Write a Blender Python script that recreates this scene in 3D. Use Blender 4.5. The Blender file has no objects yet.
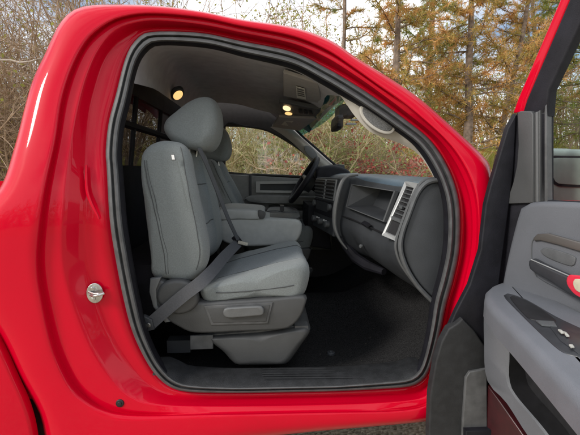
import bpy, math, random
import numpy as np
from mathutils import Vector, Matrix, noise
R=math.radians
scene=bpy.context.scene
col=scene.collection

# ------------------------------------------------------------------ camera
F=400.0; CX=290.0; CY=217.5
CAM=Vector((0,-1.30,1.34))
PITCH=math.atan(47.5/F); YAW=math.atan(20/F)
fwd=Vector((math.sin(YAW)*math.cos(PITCH),math.cos(YAW)*math.cos(PITCH),-math.sin(PITCH)))
rgt=Vector((math.cos(YAW),-math.sin(YAW),0)); upv=rgt.cross(fwd)
cd=bpy.data.cameras.new('camera'); cam=bpy.data.objects.new('camera',cd); col.objects.link(cam)
cd.sensor_width=36; cd.lens=36*F/580; cd.clip_start=0.02; cd.clip_end=500
cam.location=CAM; cam.rotation_euler=fwd.to_track_quat('-Z','Y').to_euler(); scene.camera=cam
scene.render.resolution_x=1024; scene.render.resolution_y=768

# survey helpers: sight line -> point on a real plane of the truck
def ray(px,py): return fwd*F+rgt*(px-CX)-upv*(py-CY)
def PY(px,py,Y):
    d=ray(px,py); return CAM+d*((Y-CAM.y)/d.y)
def PX(px,py,X):
    d=ray(px,py); return CAM+d*((X-CAM.x)/d.x)
def PZ(px,py,Z):
    d=ray(px,py); return CAM+d*((Z-CAM.z)/d.z)
def PL(px,py,p,n):
    d=ray(px,py); return CAM+d*((p-CAM).dot(n)/d.dot(n))
def side(z):
    t=max(0,z-1.15); return 0.34*t*t/(t+0.25)
def RS(px,py,off):
    Y=off
    for _ in range(8):
        p=PY(px,py,Y); Y=off+side(p.z)
    return PY(px,py,Y)

# ------------------------------------------------------------------ materials
def newmat(name):
    m=bpy.data.materials.new(name); m.use_nodes=True
    nt=m.node_tree; b=nt.nodes['Principled BSDF']; return m,nt,b
def pmat(name,colr,rough=0.5,metal=0,noise=0.0,nscale=40,bump=0.0,bscale=300,coat=0,spec=0.5,sheen=0,emit=None,c2=None):
    m,nt,b=newmat(name)
    b.inputs['Roughness'].default_value=rough; b.inputs['Metallic'].default_value=metal
    b.inputs['Coat Weight'].default_value=coat; b.inputs['Coat Roughness'].default_value=0.04
    b.inputs['Specular IOR Level'].default_value=spec
    b.inputs['Sheen Weight'].default_value=sheen
    tc=nt.nodes.new('ShaderNodeTexCoord')
    c=(*colr,1); c2=(*c2,1) if c2 else tuple(min(1,x*(1+noise)) for x in colr)+(1,)
    c1=c if not noise else tuple(x*(1-noise) for x in colr)+(1,)
    nz=nt.nodes.new('ShaderNodeTexNoise'); nz.inputs['Scale'].default_value=nscale; nz.inputs['Detail'].default_value=5
    nt.links.new(tc.outputs['Object'],nz.inputs['Vector'])
    mx=nt.nodes.new('ShaderNodeValToRGB'); mx.color_ramp.elements[0].position=.35; mx.color_ramp.elements[1].position=.65
    mx.color_ramp.elements[0].color=c1; mx.color_ramp.elements[1].color=c2
    nt.links.new(nz.outputs['Fac'],mx.inputs['Fac']); nt.links.new(mx.outputs['Color'],b.inputs['Base Color'])
    n3=nt.nodes.new('ShaderNodeTexNoise'); n3.inputs['Scale'].default_value=7; n3.inputs['Detail'].default_value=8; n3.inputs['Roughness'].default_value=.7
    nt.links.new(tc.outputs['Object'],n3.inputs['Vector']); ma=nt.nodes.new('ShaderNodeMath'); ma.operation='MULTIPLY_ADD'; ma.inputs[1].default_value=.35*rough; ma.inputs[2].default_value=rough*.825
    nt.links.new(n3.outputs['Fac'],ma.inputs[0]); nt.links.new(ma.outputs[0],b.inputs['Roughness'])
    if bump:
        n2=nt.nodes.new('ShaderNodeTexNoise'); n2.inputs['Scale'].default_value=bscale; n2.inputs['Detail'].default_value=3
        nt.links.new(tc.outputs['Object'],n2.inputs['Vector'])
        bp=nt.nodes.new('ShaderNodeBump'); bp.inputs['Strength'].default_value=bump; bp.inputs['Distance'].default_value=.002
        nt.links.new(n2.outputs['Fac'],bp.inputs['Height']); nt.links.new(bp.outputs['Normal'],b.inputs['Normal'])
    if emit:
        b.inputs['Emission Color'].default_value=(*emit[0],1); b.inputs['Emission Strength'].default_value=emit[1]
    return m
def glassmat(name,tint,refl=0.9):
    m=bpy.data.materials.new(name); m.use_nodes=True; nt=m.node_tree; nt.nodes.clear()
    o=nt.nodes.new('ShaderNodeOutputMaterial'); mix=nt.nodes.new('ShaderNodeMixShader')
    t=nt.nodes.new('ShaderNodeBsdfTransparent'); t.inputs[0].default_value=(*tint,1)
    g=nt.nodes.new('ShaderNodeBsdfGlossy'); g.inputs['Roughness'].default_value=.02
    fr=nt.nodes.new('ShaderNodeLayerWeight'); fr.inputs[0].default_value=.5
    pw=nt.nodes.new('ShaderNodeMath'); pw.operation='POWER'; pw.inputs[1].default_value=4.5
    mu=nt.nodes.new('ShaderNodeMath'); mu.operation='MULTIPLY_ADD'; mu.inputs[1].default_value=.5*refl; mu.inputs[2].default_value=.045
    nt.links.new(fr.outputs['Facing'],pw.inputs[0]); nt.links.new(pw.outputs[0],mu.inputs[0]); nt.links.new(mu.outputs[0],mix.inputs[0])
    nt.links.new(t.outputs[0],mix.inputs[1]); nt.links.new(g.outputs[0],mix.inputs[2]); nt.links.new(mix.outputs[0],o.inputs[0])
    return m
M={}
M['paint']=pmat('red_paint',(0.56,0.0,0.018),.34,coat=.42,spec=.06,bump=.02,bscale=40,noise=.03,nscale=3)
M['paint_in']=pmat('red_jamb_paint',(0.70,0.0015,0.009),.35,coat=.8,bump=.05,bscale=60,noise=.06,nscale=6)
M['rubber']=pmat('rubber_seal',(0.075,0.077,0.08),.55,noise=.2,nscale=30,bump=.2,bscale=500)
M['rubber_dk']=pmat('rubber_dark',(0.012,0.012,0.014),.5,noise=.2)
M['black']=pmat('black_plastic',(0.010,0.010,0.014),.6,spec=.25,noise=.25,nscale=20,bump=.3,bscale=400)
M['fabric']=pmat('seat_fabric',(0.180,0.200,0.202),.9,noise=.10,nscale=260,bump=.9,bscale=650,sheen=.2)
M['fabric_mid']=pmat('seat_insert_fabric',(0.14,0.166,0.18),.92,noise=.16,nscale=220,bump=.8,bscale=700,sheen=.25)
M['seam']=pmat('seam_thread',(0.07,0.075,0.078),.9)
M['trim']=pmat('grey_trim_plastic',(0.055,0.057,0.059),.5,noise=.06,nscale=15,bump=.35,bscale=700)
M['trim_lt']=pmat('light_trim_plastic',(0.115,0.12,0.123),.5,noise=.05,bump=.3,bscale=700)
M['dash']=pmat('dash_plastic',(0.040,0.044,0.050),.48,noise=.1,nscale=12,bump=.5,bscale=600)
M['dash_top']=pmat('dash_top_sky_reflection',(0.065,0.10,0.135),.38,noise=.1,nscale=12,bump=.5,bscale=600)  # bluish sky reflection on the dash top put into the base colour
M['dash_rib']=pmat('dash_edge_plastic',(0.085,0.09,0.095),.45,noise=.1,bump=.4,bscale=600)
M['hoop']=pmat('stack_hoop_trim',(0.20,0.205,0.21),.38,metal=.35,noise=.05)
M['silver']=pmat('silver_trim',(0.34,0.35,0.355),.42,metal=.35,noise=.05)
M['chrome']=pmat('chrome',(0.75,0.75,0.76),.12,metal=1)
M['steel']=pmat('zinc_steel',(0.55,0.55,0.55),.3,metal=1,noise=.2,nscale=60,bump=.4,bscale=200)
M['cream']=pmat('pillar_trim',(0.42,0.40,0.36),.6,noise=.04,bump=.4,bscale=700)
M['grille']=pmat('speaker_grille',(0.10,0.10,0.10),.6,noise=.5,nscale=450)
M['headliner']=pmat('headliner_cloth',(0.36,0.355,0.375),.95,noise=.08,nscale=20,bump=.4,bscale=900)
M['visor']=pmat('visor_cloth',(0.27,0.255,0.245),.9,noise=.05,bump=.3,bscale=900)
M['liningd']=pmat('side_lining',(0.055,0.052,0.052),.8,noise=.08)
M['label']=pmat('paper_label',(0.45,0.44,0.40),.6,noise=.25,nscale=120)
M['carpet']=pmat('black_carpet',(0.016,0.016,0.017),.98,spec=.08,c2=(.034,.034,.035),noise=.3,nscale=230,bump=1,bscale=500)
M['belt']=pmat('seat_belt_web',(0.085,0.088,0.098),.8,noise=.1,nscale=200,bump=.5,bscale=900)
M['doorpan']=pmat('door_panel_plastic',(0.108,0.115,0.130),.5,noise=.04,nscale=10,bump=.4,bscale=600)
M['doorarm']=pmat('door_armrest_skin',(0.145,0.154,0.174),.45,noise=.05,nscale=10,bump=.4,bscale=600)
M['switch']=pmat('switch_panel',(0.03,0.032,0.037),.35,noise=.1)
M['white']=pmat('white_marking',(0.8,0.8,0.8),.5)
M['beigemark']=pmat('beige_plastic',(0.50,0.46,0.34),.4,noise=.1)
M['redmark']=pmat('red_reflector',(0.65,0.03,0.06),.15,coat=1)
M['lamp']=pmat('lamp_lens_lit',(0.9,0.7,0.4),.3,emit=((1,.60,.22),1.1))
M['lampw']=pmat('map_lamp_lit',(0.9,0.7,0.4),.3,emit=((1,.70,.36),1.5))
M['glass']=glassmat('window_glass',(0.93,0.96,0.95))
M['glass_dk']=glassmat('rear_glass_tint',(0.42,0.42,0.42))
M['wsglass']=glassmat('windshield_glass',(0.93,0.97,0.95),.12)
M['band']=glassmat('shade_band_glass',(0.16,0.42,0.46))
M['mirror']=pmat('mirror_glass',(0.55,0.6,0.58),.05,metal=1)
M['mirgrey']=pmat('mirror_housing_and_reflection',(0.33,0.39,0.35),.4,noise=.05)  # housing colour, also used as the painted reflection in the mirror pane
M['maroon']=pmat('dark_red_paint_and_shadow',(0.030,0.002,0.004),.5,coat=.3,noise=.2)  # shadow tone for the body gap sheet; also the door's lower shell

# ------------------------------------------------------------------ mesh builder
class MB:
    def __init__(s): s.v=[]; s.f=[]; s.m=[]; s.cur=0
    def av(s,pts):
        i=len(s.v); s.v+= [tuple(p) for p in pts]; return i
    def af(s,*fs):
        for f in fs: s.f.append(tuple(f)); s.m.append(s.cur)
    def rings(s,rs,closed=True,cap0=False,cap1=False):
        n=len(rs[0]); base=[s.av(r) for r in rs]
        for a,b in zip(base,base[1:]):
            for i in range(n if closed else n-1):
                j=(i+1)%n; s.af((a+i,a+j,b+j,b+i))
        if cap0: s.af(tuple(base[0]+i for i in range(n))[::-1])
        if cap1: s.af(tuple(base[-1]+i for i in range(n)))
    def tube(s,pts,r,k=8,caps=True,flat=None):
        pts=[Vector(p) for p in pts]; rs=[]
        rr=r if isinstance(r,(list,tuple)) else [r]*len(pts)
        prev=None
        for i,p in enumerate(pts):
            t=(pts[min(i+1,len(pts)-1)]-pts[max(i-1,0)]).normalized()
            if prev is None:
                a=Vector((0,0,1)) if abs(t.z)<.9 else Vector((1,0,0)); nrm=(a-t*a.dot(t)).normalized()
            else: nrm=(prev-t*prev.dot(t)).normalized()
            prev=nrm; bn=t.cross(nrm)
            rs.append([p+nrm*math.cos(2*math.pi*q/k)*rr[i]+bn*math.sin(2*math.pi*q/k)*rr[i] for q in range(k)])
        s.rings(rs,True,caps,caps)
    def ribbon(s,pts,wvs,th=.0015):
        # flat webbing: centre points and half-width vectors
        rs=[]
        for i,(p,w) in enumerate(zip(pts,wvs)):
            p=Vector(p); t=(Vector(pts[min(i+1,len(pts)-1)])-Vector(pts[max(i-1,0)])).normalized()
            n=t.cross(w).normalized()*th
            rs.append([p-w-n,p+w-n,p+w+n,p-w+n])
        s.rings(rs,True,True,True)
    def box(s,c,sx,sy,sz,ax=None):
        c=Vector(c); X,Y,Z=ax if ax else (Vector((1,0,0)),Vector((0,1,0)),Vector((0,0,1)))
        q=[c+X*a*sx/2+Y*b*sy/2+Z*d*sz/2 for d in(-1,1) for a,b in((-1,-1),(1,-1),(1,1),(-1,1))]
        i=s.av(q); s.af((i,i+3,i+2,i+1),(i+4,i+5,i+6,i+7))
        for k in range(4):
            j=(k+1)%4; s.af((i+k,i+j,i+4+j,i+4+k))
    def slab(s,pts,n,th,bev=0.0,seg=3,back=True):
        # polygon of 3d points (front face outline) thickened by th against n, rounded rim
        pts=[Vector(p) for p in pts]; n=Vector(n).normalized()
        rs=[[p-n*th for p in pts]]
        if bev>0:
            for k in range(seg+1):
                a=k/seg*math.pi/2; ins=bev*(1-math.cos(a)); dp=bev*(1-math.sin(a))
                rs.append([q-n*dp for q in inset(pts,n,ins)])
        else: rs.append(pts)
        s.rings(rs,True,back,True)
    def disc(s,c,n,r,th,k=20,bev=0,ry=None,ax=None):
        n=Vector(n).normalized(); a=Vector(ax) if ax else (Vector((0,0,1)) if abs(n.z)<.9 else Vector((1,0,0)))
        a=(a-n*a.dot(n)).normalized(); b=n.cross(a); ry=ry or r
        s.slab([Vector(c)+a*math.cos(2*math.pi*i/k)*r+b*math.sin(2*math.pi*i/k)*ry for i in range(k)],n,th,bev)
    def build(s,name,mats,parent=None,smooth=True,angle=35,subsurf=0,fix=True):
        me=bpy.data.meshes.new(name); me.from_pydata(s.v,[],s.f)
        if not isinstance(mats,(list,tuple)): mats=[mats]
        for m in mats: me.materials.append(m)
        me.polygons.foreach_set('material_index',s.m)
        if fix:
            import bmesh
            bm=bmesh.new(); bm.from_mesh(me); bmesh.ops.recalc_face_normals(bm,faces=bm.faces); bm.to_mesh(me); bm.free()
        if smooth:
            me.shade_smooth(); me.set_sharp_from_angle(angle=R(angle))
        me.update()
        o=bpy.data.objects.new(name,me); col.objects.link(o)
        if parent: o.parent=parent
        if subsurf:
            md=o.modifiers.new('sub','SUBSURF'); md.levels=subsurf; md.render_levels=subsurf
        return o
def inset(pts,n,d):
    if abs(d)<1e-9: return list(pts)
    N=len(pts); c=sum(pts,Vector())/N
    # orientation
    ar=sum(((pts[i]-c).cross(pts[(i+1)%N]-c) for i in range(N)),Vector()).dot(n); sg=1 if ar>0 else -1
    out=[]
    for i in range(N):
        e1=(pts[i]-pts[i-1]); e2=(pts[(i+1)%N]-pts[i])
        if e1.length<1e-9: e1=e2
        if e2.length<1e-9: e2=e1
        n1=n.cross(e1.normalized())*sg; n2=n.cross(e2.normalized())*sg
        b=(n1+n2); L=b.length
        b=b/L if L>1e-6 else n1
        k=max(.4,b.dot(n1)); out.append(pts[i]+b*(d/k))
    return out
def cat(pts,n,closed=True):
    """Catmull-Rom through tuples, resampled to n points by arc length"""
    P=[np.array(p,float) for p in pts]; N=len(P); out=[]
    segs=N if closed else N-1
    for i in range(segs):
        if closed: a,b,c,d=P[i-1],P[i],P[(i+1)%N],P[(i+2)%N]
        else: a,b,c,d=P[max(i-1,0)],P[i],P[i+1],P[min(i+2,N-1)]
        for k in range(12):
            t=k/12; out.append(.5*((2*b)+(c-a)*t+(2*a-5*b+4*c-d)*t*t+(3*b-a-3*c+d)*t**3))
    out.append(P[0] if closed else P[-1]); out=np.array(out)
    L=np.r_[0,np.cumsum(np.linalg.norm(np.diff(out,axis=0),axis=1))]
    t=np.linspace(0,L[-1],n+1)[:-1] if closed else np.linspace(0,L[-1],n)
    return [tuple(np.interp(x,L,out[:,j]) for j in range(out.shape[1])) for x in t]
def setp(o,**k):
    for a,b in k.items(): o[a]=b
    return o
def puffy(mb,prof,Y0,Y1,r,n=6,mod=None,smoothn=48,mid=4):
    """prof: (x,z) outline; body lofted along Y with rounded ends; mod(point,t)->point"""
    pts=[Vector((x,0,z)) for x,z in (cat(prof,smoothn) if smoothn else prof)]
    cc=sum(pts,Vector())/len(pts)
    st=[(Y0+r*(1-math.cos(k/n*math.pi/2)),r*(1-math.sin(k/n*math.pi/2))) for k in range(n+1)]
    st+=[(Y0+r+(Y1-Y0-2*r)*k/mid,0) for k in range(1,mid)]
    st+=[(Y1-(a-Y0),b) for a,b in st[:n+1][::-1]]
    rs=[]
    for Y,ins in st:
        ring=[Vector((p.x,Y,p.z))+(cc-p).normalized()*min(ins,(cc-p).length*.8) for p in pts]
        if mod:
            ring=[mod(p,(Y-Y0)/(Y1-Y0)) for p in ring]
            ring=[p+(noise.noise_vector(p*11)*.0032+noise.noise_vector(p*30)*.0012) for p in ring]
        rs.append(ring)
    mb.rings(rs,True,True,True)
def px2(prof,Y): return [(PY(a,b,Y).x,PY(a,b,Y).z) for a,b in prof]
def on(pts,Y): return [PY(a,b,Y) for a,b in pts]

# ================================================================== TRUCK
truck=bpy.data.objects.new('pickup_truck',None); truck.location=(0,0,0); col.objects.link(truck)
setp(truck,label='red regular cab pickup truck with its passenger door wide open showing a grey interior',category='truck')

# ---- body side, ring by ring around the door opening
Cc=(285,215)
def ringfn(pts,NA=220):
    P=cat(pts,600); ang=np.array([math.atan2(y-Cc[1],x-Cc[0]) for x,y in P]); rad=np.array([math.hypot(x-Cc[0],y-Cc[1]) for x,y in P])
    o=np.argsort(ang); ang=ang[o]; rad=rad[o]
    ang=np.r_[ang-2*math.pi,ang,ang+2*math.pi]; rad=np.r_[rad,rad,rad]
    th=np.linspace(-math.pi,math.pi,NA+1)[:-1]
    return np.interp(th,ang,rad),th
S_OUT=[(110,220),(107,170),(106,150),(109,122),(116,95),(126,57),(137,39),(152,32),(200,33),(240,41),(292,52),(326,68),(352,83),(378,100),(407,121),(430,140),(446,164),(456,189),(460,215),(459,250),(453,280),(446,305),(441,330),(436,350),(431,366),(425,378),(412,386),(380,389),(340,391),(300,392),(240,393),(190,392),(170,387),(155,374),(143,355),(132,330),(124,300),(116,260)]
F_R=[(84,240),(85,215),(86,190),(86,165),(86,145),(88,120),(92,98),(102,65),(114,46),(126,37),(140,29),(160,27),(200,28.5),(240,36.5),(292,48),(326,63),(352,78),(378,95.5),(407,117),(432,138),(449.5,163),(460,188),(464.5,215),(463.5,250),(457,281),(450,305),(445,333),(439,353),(434,372),(427,385),(410,393),(340,396),(240,398),(200,398),(168,395),(148,385),(131,366),(113,337),(98,300),(88,270)]
J_R=[(61,240),(64,190),(71,140),(79,100),(88,70),(100,46),(116,29),(134,22.5),(157,20),(200,24),(240,32),(292,43),(326,57),(352,73),(378,91),(408,114),(437,138),(455,162),(467,188),(472,215),(471,250),(464,283),(456,315),(450,345),(442,372),(431,391),(405,401),(300,405),(200,406),(160,405),(133,399),(110,380),(89,348),(74,312),(64,275)]
G_R=[(36,240),(43,190),(54,140),(60,100),(70,68),(84,42),(100,27),(120,17),(150,13),(200,17),(240,25.5),(292,35.5),(326,49),(352,66),(378,84.5),(410,107),(442,135),(461,158),(474,185),(479,215),(478,250),(472,285),(463,320),(455,350),(448,378),(436,399),(405,411),(300,414),(200,416),(130,417),(100,412),(80,401),(66,386),(50,350),(39,300),(35,270)]
O_R=[(-60,250),(-30,218),(0,188),(15,145),(24,110),(31,85),(37,70),(44.5,55),(52,38),(60,23),(72,11),(89,5.5),(120,4.5),(160,6),(200,11),(240,19),(292,27),(330,40),(357,58),(388,77),(419,98),(450,125),(480,153),(490,166),(493,190),(493,215),(492,250),(486,290),(477,330),(469,360),(462,390),(450,412),(430,421),(300,433),(200,446),(120,460),(75,470),(50,455),(40,415),(20,378),(0,338),(-25,305),(-55,275)]
rS,TH=ringfn(S_OUT); rF,_=ringfn(F_R); rJ,_=ringfn(J_R); rG,_=ringfn(G_R); rO,_=ringfn(O_R)
def ringpts(r,off,add=0):
    out=[]
    for i,(a,t) in enumerate(zip(r,TH)):
        ad=add[i] if hasattr(add,'__len__') else add
        o=off[i] if hasattr(off,'__len__') else off
        out.append(RS(Cc[0]+math.cos(t)*(a+ad),Cc[1]+math.sin(t)*(a+ad),o))
    return out
mix=lambda a,b,t:a*(1-t)+b*t
b=MB()
wJF=rJ-rF
flat=lambda r1,r2,t:mix(r1,r2,t)
seq=[(rS,.06,-6),(rS,.030,0),(mix(rS,rF,.5),.026,0),(mix(rS,rF,.93),.027,0),(rF,.025,0),(mix(rF,rJ,.08),.022,0),(mix(rF,rJ,.30),.010,0),(mix(rF,rJ,.75),-.018,0),(mix(rF,rJ,.92),-.026,0),(rJ,-.028,0),
     (mix(rJ,rG,.10),-.0275,0),(mix(rJ,rG,.55),-.030,0),(mix(rJ,rG,.66),-.029,0),(mix(rJ,rG,.72),-.024,0),(mix(rJ,rG,.80),-.023,0),(mix(rJ,rG,.87),-.035,0),(mix(rJ,rG,.92),-.047,0),(rG,-.0515,0),(mix(rG,rO,.10),-.0535,0),(mix(rG,rO,.35),-.056,0),(mix(rG,rO,.6),-.056,0),(mix(rG,rO,.8),-.051,0),(mix(rG,rO,.92),-.037,0),(mix(rG,rO,.98),-.016,0),(rO,.0,0)]
def sm(t,a,c): 
    u=min(1,max(0,(t-a)/(c-a))); return u*u*(3-2*u)
amp=np.array([1-.75*sm(math.cos(t),.45,.9)*(1 if t>-.6 else max(0,1-(-.6-t)/.3)) for t in TH])*.85*np.array([1-.5*sm(math.sin(t),.8,.97) for t in TH])
nsq=len(seq); rr=[]
for k_,(r_,o_,a_) in enumerate(seq):
    if 3<k_<nsq-4:
        f_=(k_-3)/(nsq-4-3); basev=.026-.083*sm(f_,0,.75)
        rr.append(ringpts(r_,amp*o_+(1-amp)*basev,a_))
    else: rr.append(ringpts(r_,o_,a_))
# return lip round the outer rim, turned inwards to the far side
rim=rr[-1]
rr.append([p+Vector((0,.05,0))+((p-Vector((0,p.y,1.25))).normalized()*-.004) for p in rim])
b.rings(rr)
body=b.build('cab_side',M['paint'],truck,angle=80)
lab_body=body
# ---- weatherstrip round the opening
b=MB(); K=8
wid=np.array([ (6.0 if math.sin(t)>.80 else 12) for t in TH]); wid=np.convolve(np.r_[wid[-12:],wid,wid[:12]],np.ones(25)/25,'valid')
prof=[(-.02,.034),(.0,-.004),(.12,-.012),(.3,-.012),(.40,-.006),(.44,.004),(.50,.004),(.55,-.006),(.68,-.015),(.85,-.013),(.97,-.004),(1,.03)]
b.rings([ringpts(rS,o,-wid*q) for q,o in prof])
b.build('door_seal',M['rubber'],truck,angle=50)
b=MB()
b.rings([ringpts(rS,-.0,-wid*q+0.6) for q in (-.06,.0)]) if False else None
b.rings([ringpts(rS,o,-wid*q) for q,o in ((.42,-.001),(.47,.0055),(.52,-.001))]) if False else None
rI=rS-wid
# black inner pinch line
b.rings([ringpts(rI,o,a) for o,a in ((.012,.6),(.03,-2.5),(.06,-4.5),(.09,-5))])
b.build('pillar_lining',M['black'],truck,angle=50)

# ---- sill plate
b=MB()
n=30
def spx(y0,y1): return None
xs=np.linspace(152,427,n)
def seal_y(x):  # inner seal edge, bottom
    best=max((Cc[1]+math.sin(t)*r for r,t in zip(rI,TH) if abs(Cc[0]+math.cos(t)*r-x)<6 and math.sin(t)>0),default=380)
    return best
rows=[]
for k,(Y,dz) in enumerate([(.005,-.004),(.012,.002),(.05,.010),(.10,.014),(.118,.008),(.125,-.03)]):
    rows.append([ (lambda p:Vector((p.x,Y,p.z+dz)))(PY(x,max(seal_y(x),375),.0)) for x in xs])
b.rings(rows,closed=False)
M['sill']=pmat('sill_plastic',(.018,.019,.021),.55,noise=.25,nscale=35,bump=.6,bscale=350,spec=.35)
b.build('sill_plate',M['sill'],truck,angle=40)
# ribbed tread lines on the plate
sp=MB()
for k in range(5):
    Y=.03+k*.016
    a=PY(262,386,0.0); c=PY(400,385,0.0)
    sp.tube([(a.x,Y,a.z+.012),(c.x,Y,c.z+.012)],.0015,5)
sp.build('sill_tread',M['sill'],truck)

# ---- roof skin, cab rear wall, far side shell
topi=[i for i,t in enumerate(TH) if -2.75<t<-.28]
near=[rim[i] for i in topi]
YC=.83
b=MB(); rows=[]
for k in range(13):
    t=k/12; rows.append([Vector((p.x, p.y+(2*YC-2*p.y)*t, p.z+.055*math.sin(math.pi*t)**.7*(1 if p.z>1.5 else .3))) for p in near])
# only roof part: z>1.55
b.rings(rows,closed=False)
# cut out the windshield: faces whose centroid x > .2 and z <1.72 -> removed
roof=MB(); roof.v=b.v
XW=PY(345,70,.12).x
for f in b.f:
    c=sum((Vector(b.v[i]) for i in f),Vector())/4
    if c.x>XW+.0 and .10<c.y<1.56: continue
    if c.x<-.55 and c.z<1.70 : continue
    roof.af(f)
roof.build('roof',M['paint'],truck,angle=80)
# headliner
SI=[(Cc[0]+math.cos(t)*(r-3),Cc[1]+math.sin(t)*(r-3)) for r,t in zip(rI,TH)]
hl=[(x,y) for (x,y),t in zip(SI,TH) if -2.44<t<-1.08]
NR=[RS(x,y,.05) for x,y in hl]
b=MB(); rows=[]
for k in range(17):
    t=k/16; rows.append([Vector((p.x,p.y+(2*YC-2*p.y)*t,p.z+.035*min(1,math.sin(math.pi*t)*1.6)*(1 if p.z>1.6 else .5)+ (0))) for p in NR])
b.rings(rows,closed=False)
b.build('headliner',M['headliner'],truck,angle=60)
XR=-.66   # rear wall
# rear wall with window opening
def quadframe(mb,o,i,n,th):
    # o,i: 4 outer / 4 inner corners
    k=mb.av(list(o)+list(i)+[p-n*th for p in o]+[p-n*th for p in i])
    for a in range(4):
        c=(a+1)%4
        mb.af((k+a,k+c,k+4+c,k+4+a),(k+8+a,k+8+c,k+12+c,k+12+a),(k+4+a,k+4+c,k+12+c,k+12+a),(k+a,k+c,k+8+c,k+8+a))
b=MB()
o=[Vector((XR,.07,.45)),Vector((XR,1.62,.45)),Vector((XR+.08,1.50,1.80)),Vector((XR+.08,.20,1.80))]
i_=[Vector((XR+.02,.16,1.36)),Vector((XR+.02,1.50,1.36)),Vector((XR+.06,1.46,1.67)),Vector((XR+.06,.20,1.67))]
quadframe(b,o,i_,Vector((1,0,0)),.03)
b.build('rear_wall',M['black'],truck,angle=30)
b=MB()
def RW(y,z): return Vector((XR+.045*(z-1.36)/.36+.01,y,z))
b.cur=0
b.slab([RW(.16,1.36),RW(1.5,1.36),RW(1.46,1.72),RW(.2,1.72)],Vector((1,0,0)),.004)
b.cur=1
for y in (.40,.62,1.04,1.28): b.tube([RW(y,1.36),RW(y,1.72)],.012,6)
b.tube([RW(.18,1.54),RW(1.48,1.54)],.018,6)
b.build('rear_window',[M['glass_dk'],M['black']],truck)
# outer cab back
b=MB(); b.slab([Vector((XR-.05,.02,.5)),Vector((XR-.05,1.64,.5)),Vector((XR-.05,1.64,1.34)),Vector((XR-.05,.02,1.34))],Vector((-1,0,0)),.02)
b.build('cab_back',M['paint'],truck)

# floor, firewall, kick side
b=MB()
zf=PY(300,373,.13).z-.03
pts=[Vector((XR,.11,zf)),Vector((.62,.11,zf)),Vector((.62,1.60,zf)),Vector((XR,1.60,zf))]
nx,ny=24,20
rows=[]
for j in range(ny):
    rows.append([Vector((mix(XR,.95,i/nx), mix(.11,1.6,j/(ny-1)), zf+ (max(0,mix(XR,.95,i/nx)-.38)**1.5*.9) + .12*math.exp(-((mix(.11,1.6,j/(ny-1))-.83)/.16)**2)+.004*random.Random(i*77+j).random())) for i in range(nx+1)])
b.rings(rows,closed=False); b.build('floor_carpet',M['carpet'],truck,angle=60)
b=MB()
b.slab([Vector((.92,.05,.4)),Vector((.92,1.62,.4)),Vector((.70,1.62,1.25)),Vector((.70,.05,1.25))],Vector((-1,0,-.2)),.02)
b.slab([Vector((XR,.115,.45)),Vector((.9,.115,.45)),Vector((.9,.115,zf-.004)),Vector((XR,.115,zf-.004))],Vector((0,-1,0)),.02)
b.build('firewall',M['carpet'],truck)
b=MB(); p=PZ(331,350,zf+.02); b.disc((p.x,p.y,zf+.012),(0,0,1),.017,.014,20,.004); b.disc((p.x,p.y,zf+.016),(0,0,1),.009,.006,14,.002); b.build('mat_post',M['dash'],truck)


b=MB()
b.tube([RS(x,y,.010) for x,y in cat([(86.5,165),(87,188),(91,202),(97,214),(99,219)],20,False)],[.003+.003*math.sin(math.pi*k/19) for k in range(20)],8)
b.build('jamb_crease',M['paint'],truck)
# chassis floor pan
b=MB(); b.box((0,.83,.49),1.9,1.5,.04); b.build('floor_pan',M['black'],truck)

b=MB(); rq=random.Random(21)
for k in range(70):
    x=rq.uniform(-.5,.5); y=rq.uniform(.14,.9); q_=rq.uniform(.0005,.0012)
    b.box((x,y,zf+ (max(0,x-.38)**1.5*.9)+.006),q_*2.2,q_,q_)
o=b.build('carpet_grit',pmat('grit',(.30,.26,.2),.9),truck,smooth=False); o['kind']='stuff'
# ---- striker
st=MB(); c=RS(95,293,.012); nrm=Vector((.15,-1,0)).normalized()
st.disc(c+nrm*.004,nrm,.034,.006,24,.002,ry=.026,ax=(0,0,1))
for dz in(-.017,.017):
    st.disc(c+nrm*.011+Vector((-.004,0,dz)),nrm,.0075,.008,6,.001)
    st.disc(c+nrm*.013+Vector((-.004,0,dz)),nrm,.004,.004,12,.0005)
st.tube([c+nrm*.004+Vector((-.014,0,-.004)),c+nrm*.03+Vector((.004,0,-.002)),c+nrm*.034+Vector((.022,0,.003)),c+nrm*.028+Vector((.034,0,.006)),c+nrm*.012+Vector((.030,0,.005))],.0045,10)
st.tube([c+nrm*.006+Vector((-.018,0,.006)),c+nrm*.02+Vector((.0,0,.004)),c+nrm*.028+Vector((.020,0,.006))],.0035,10)
st.build('door_striker',M['steel'],truck)
# rubber plug in the rocker jamb
b=MB(); c=RS(120,403,-.028); b.disc(c+Vector((0,-.004,0)),(0,-1,.1),.0135,.008,20,.003); b.disc(c+Vector((0,-.0065,0)),(0,-1,.1),.007,.004,16,.001)
b.build('drain_plug',M['rubber_dk'],truck)

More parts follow.
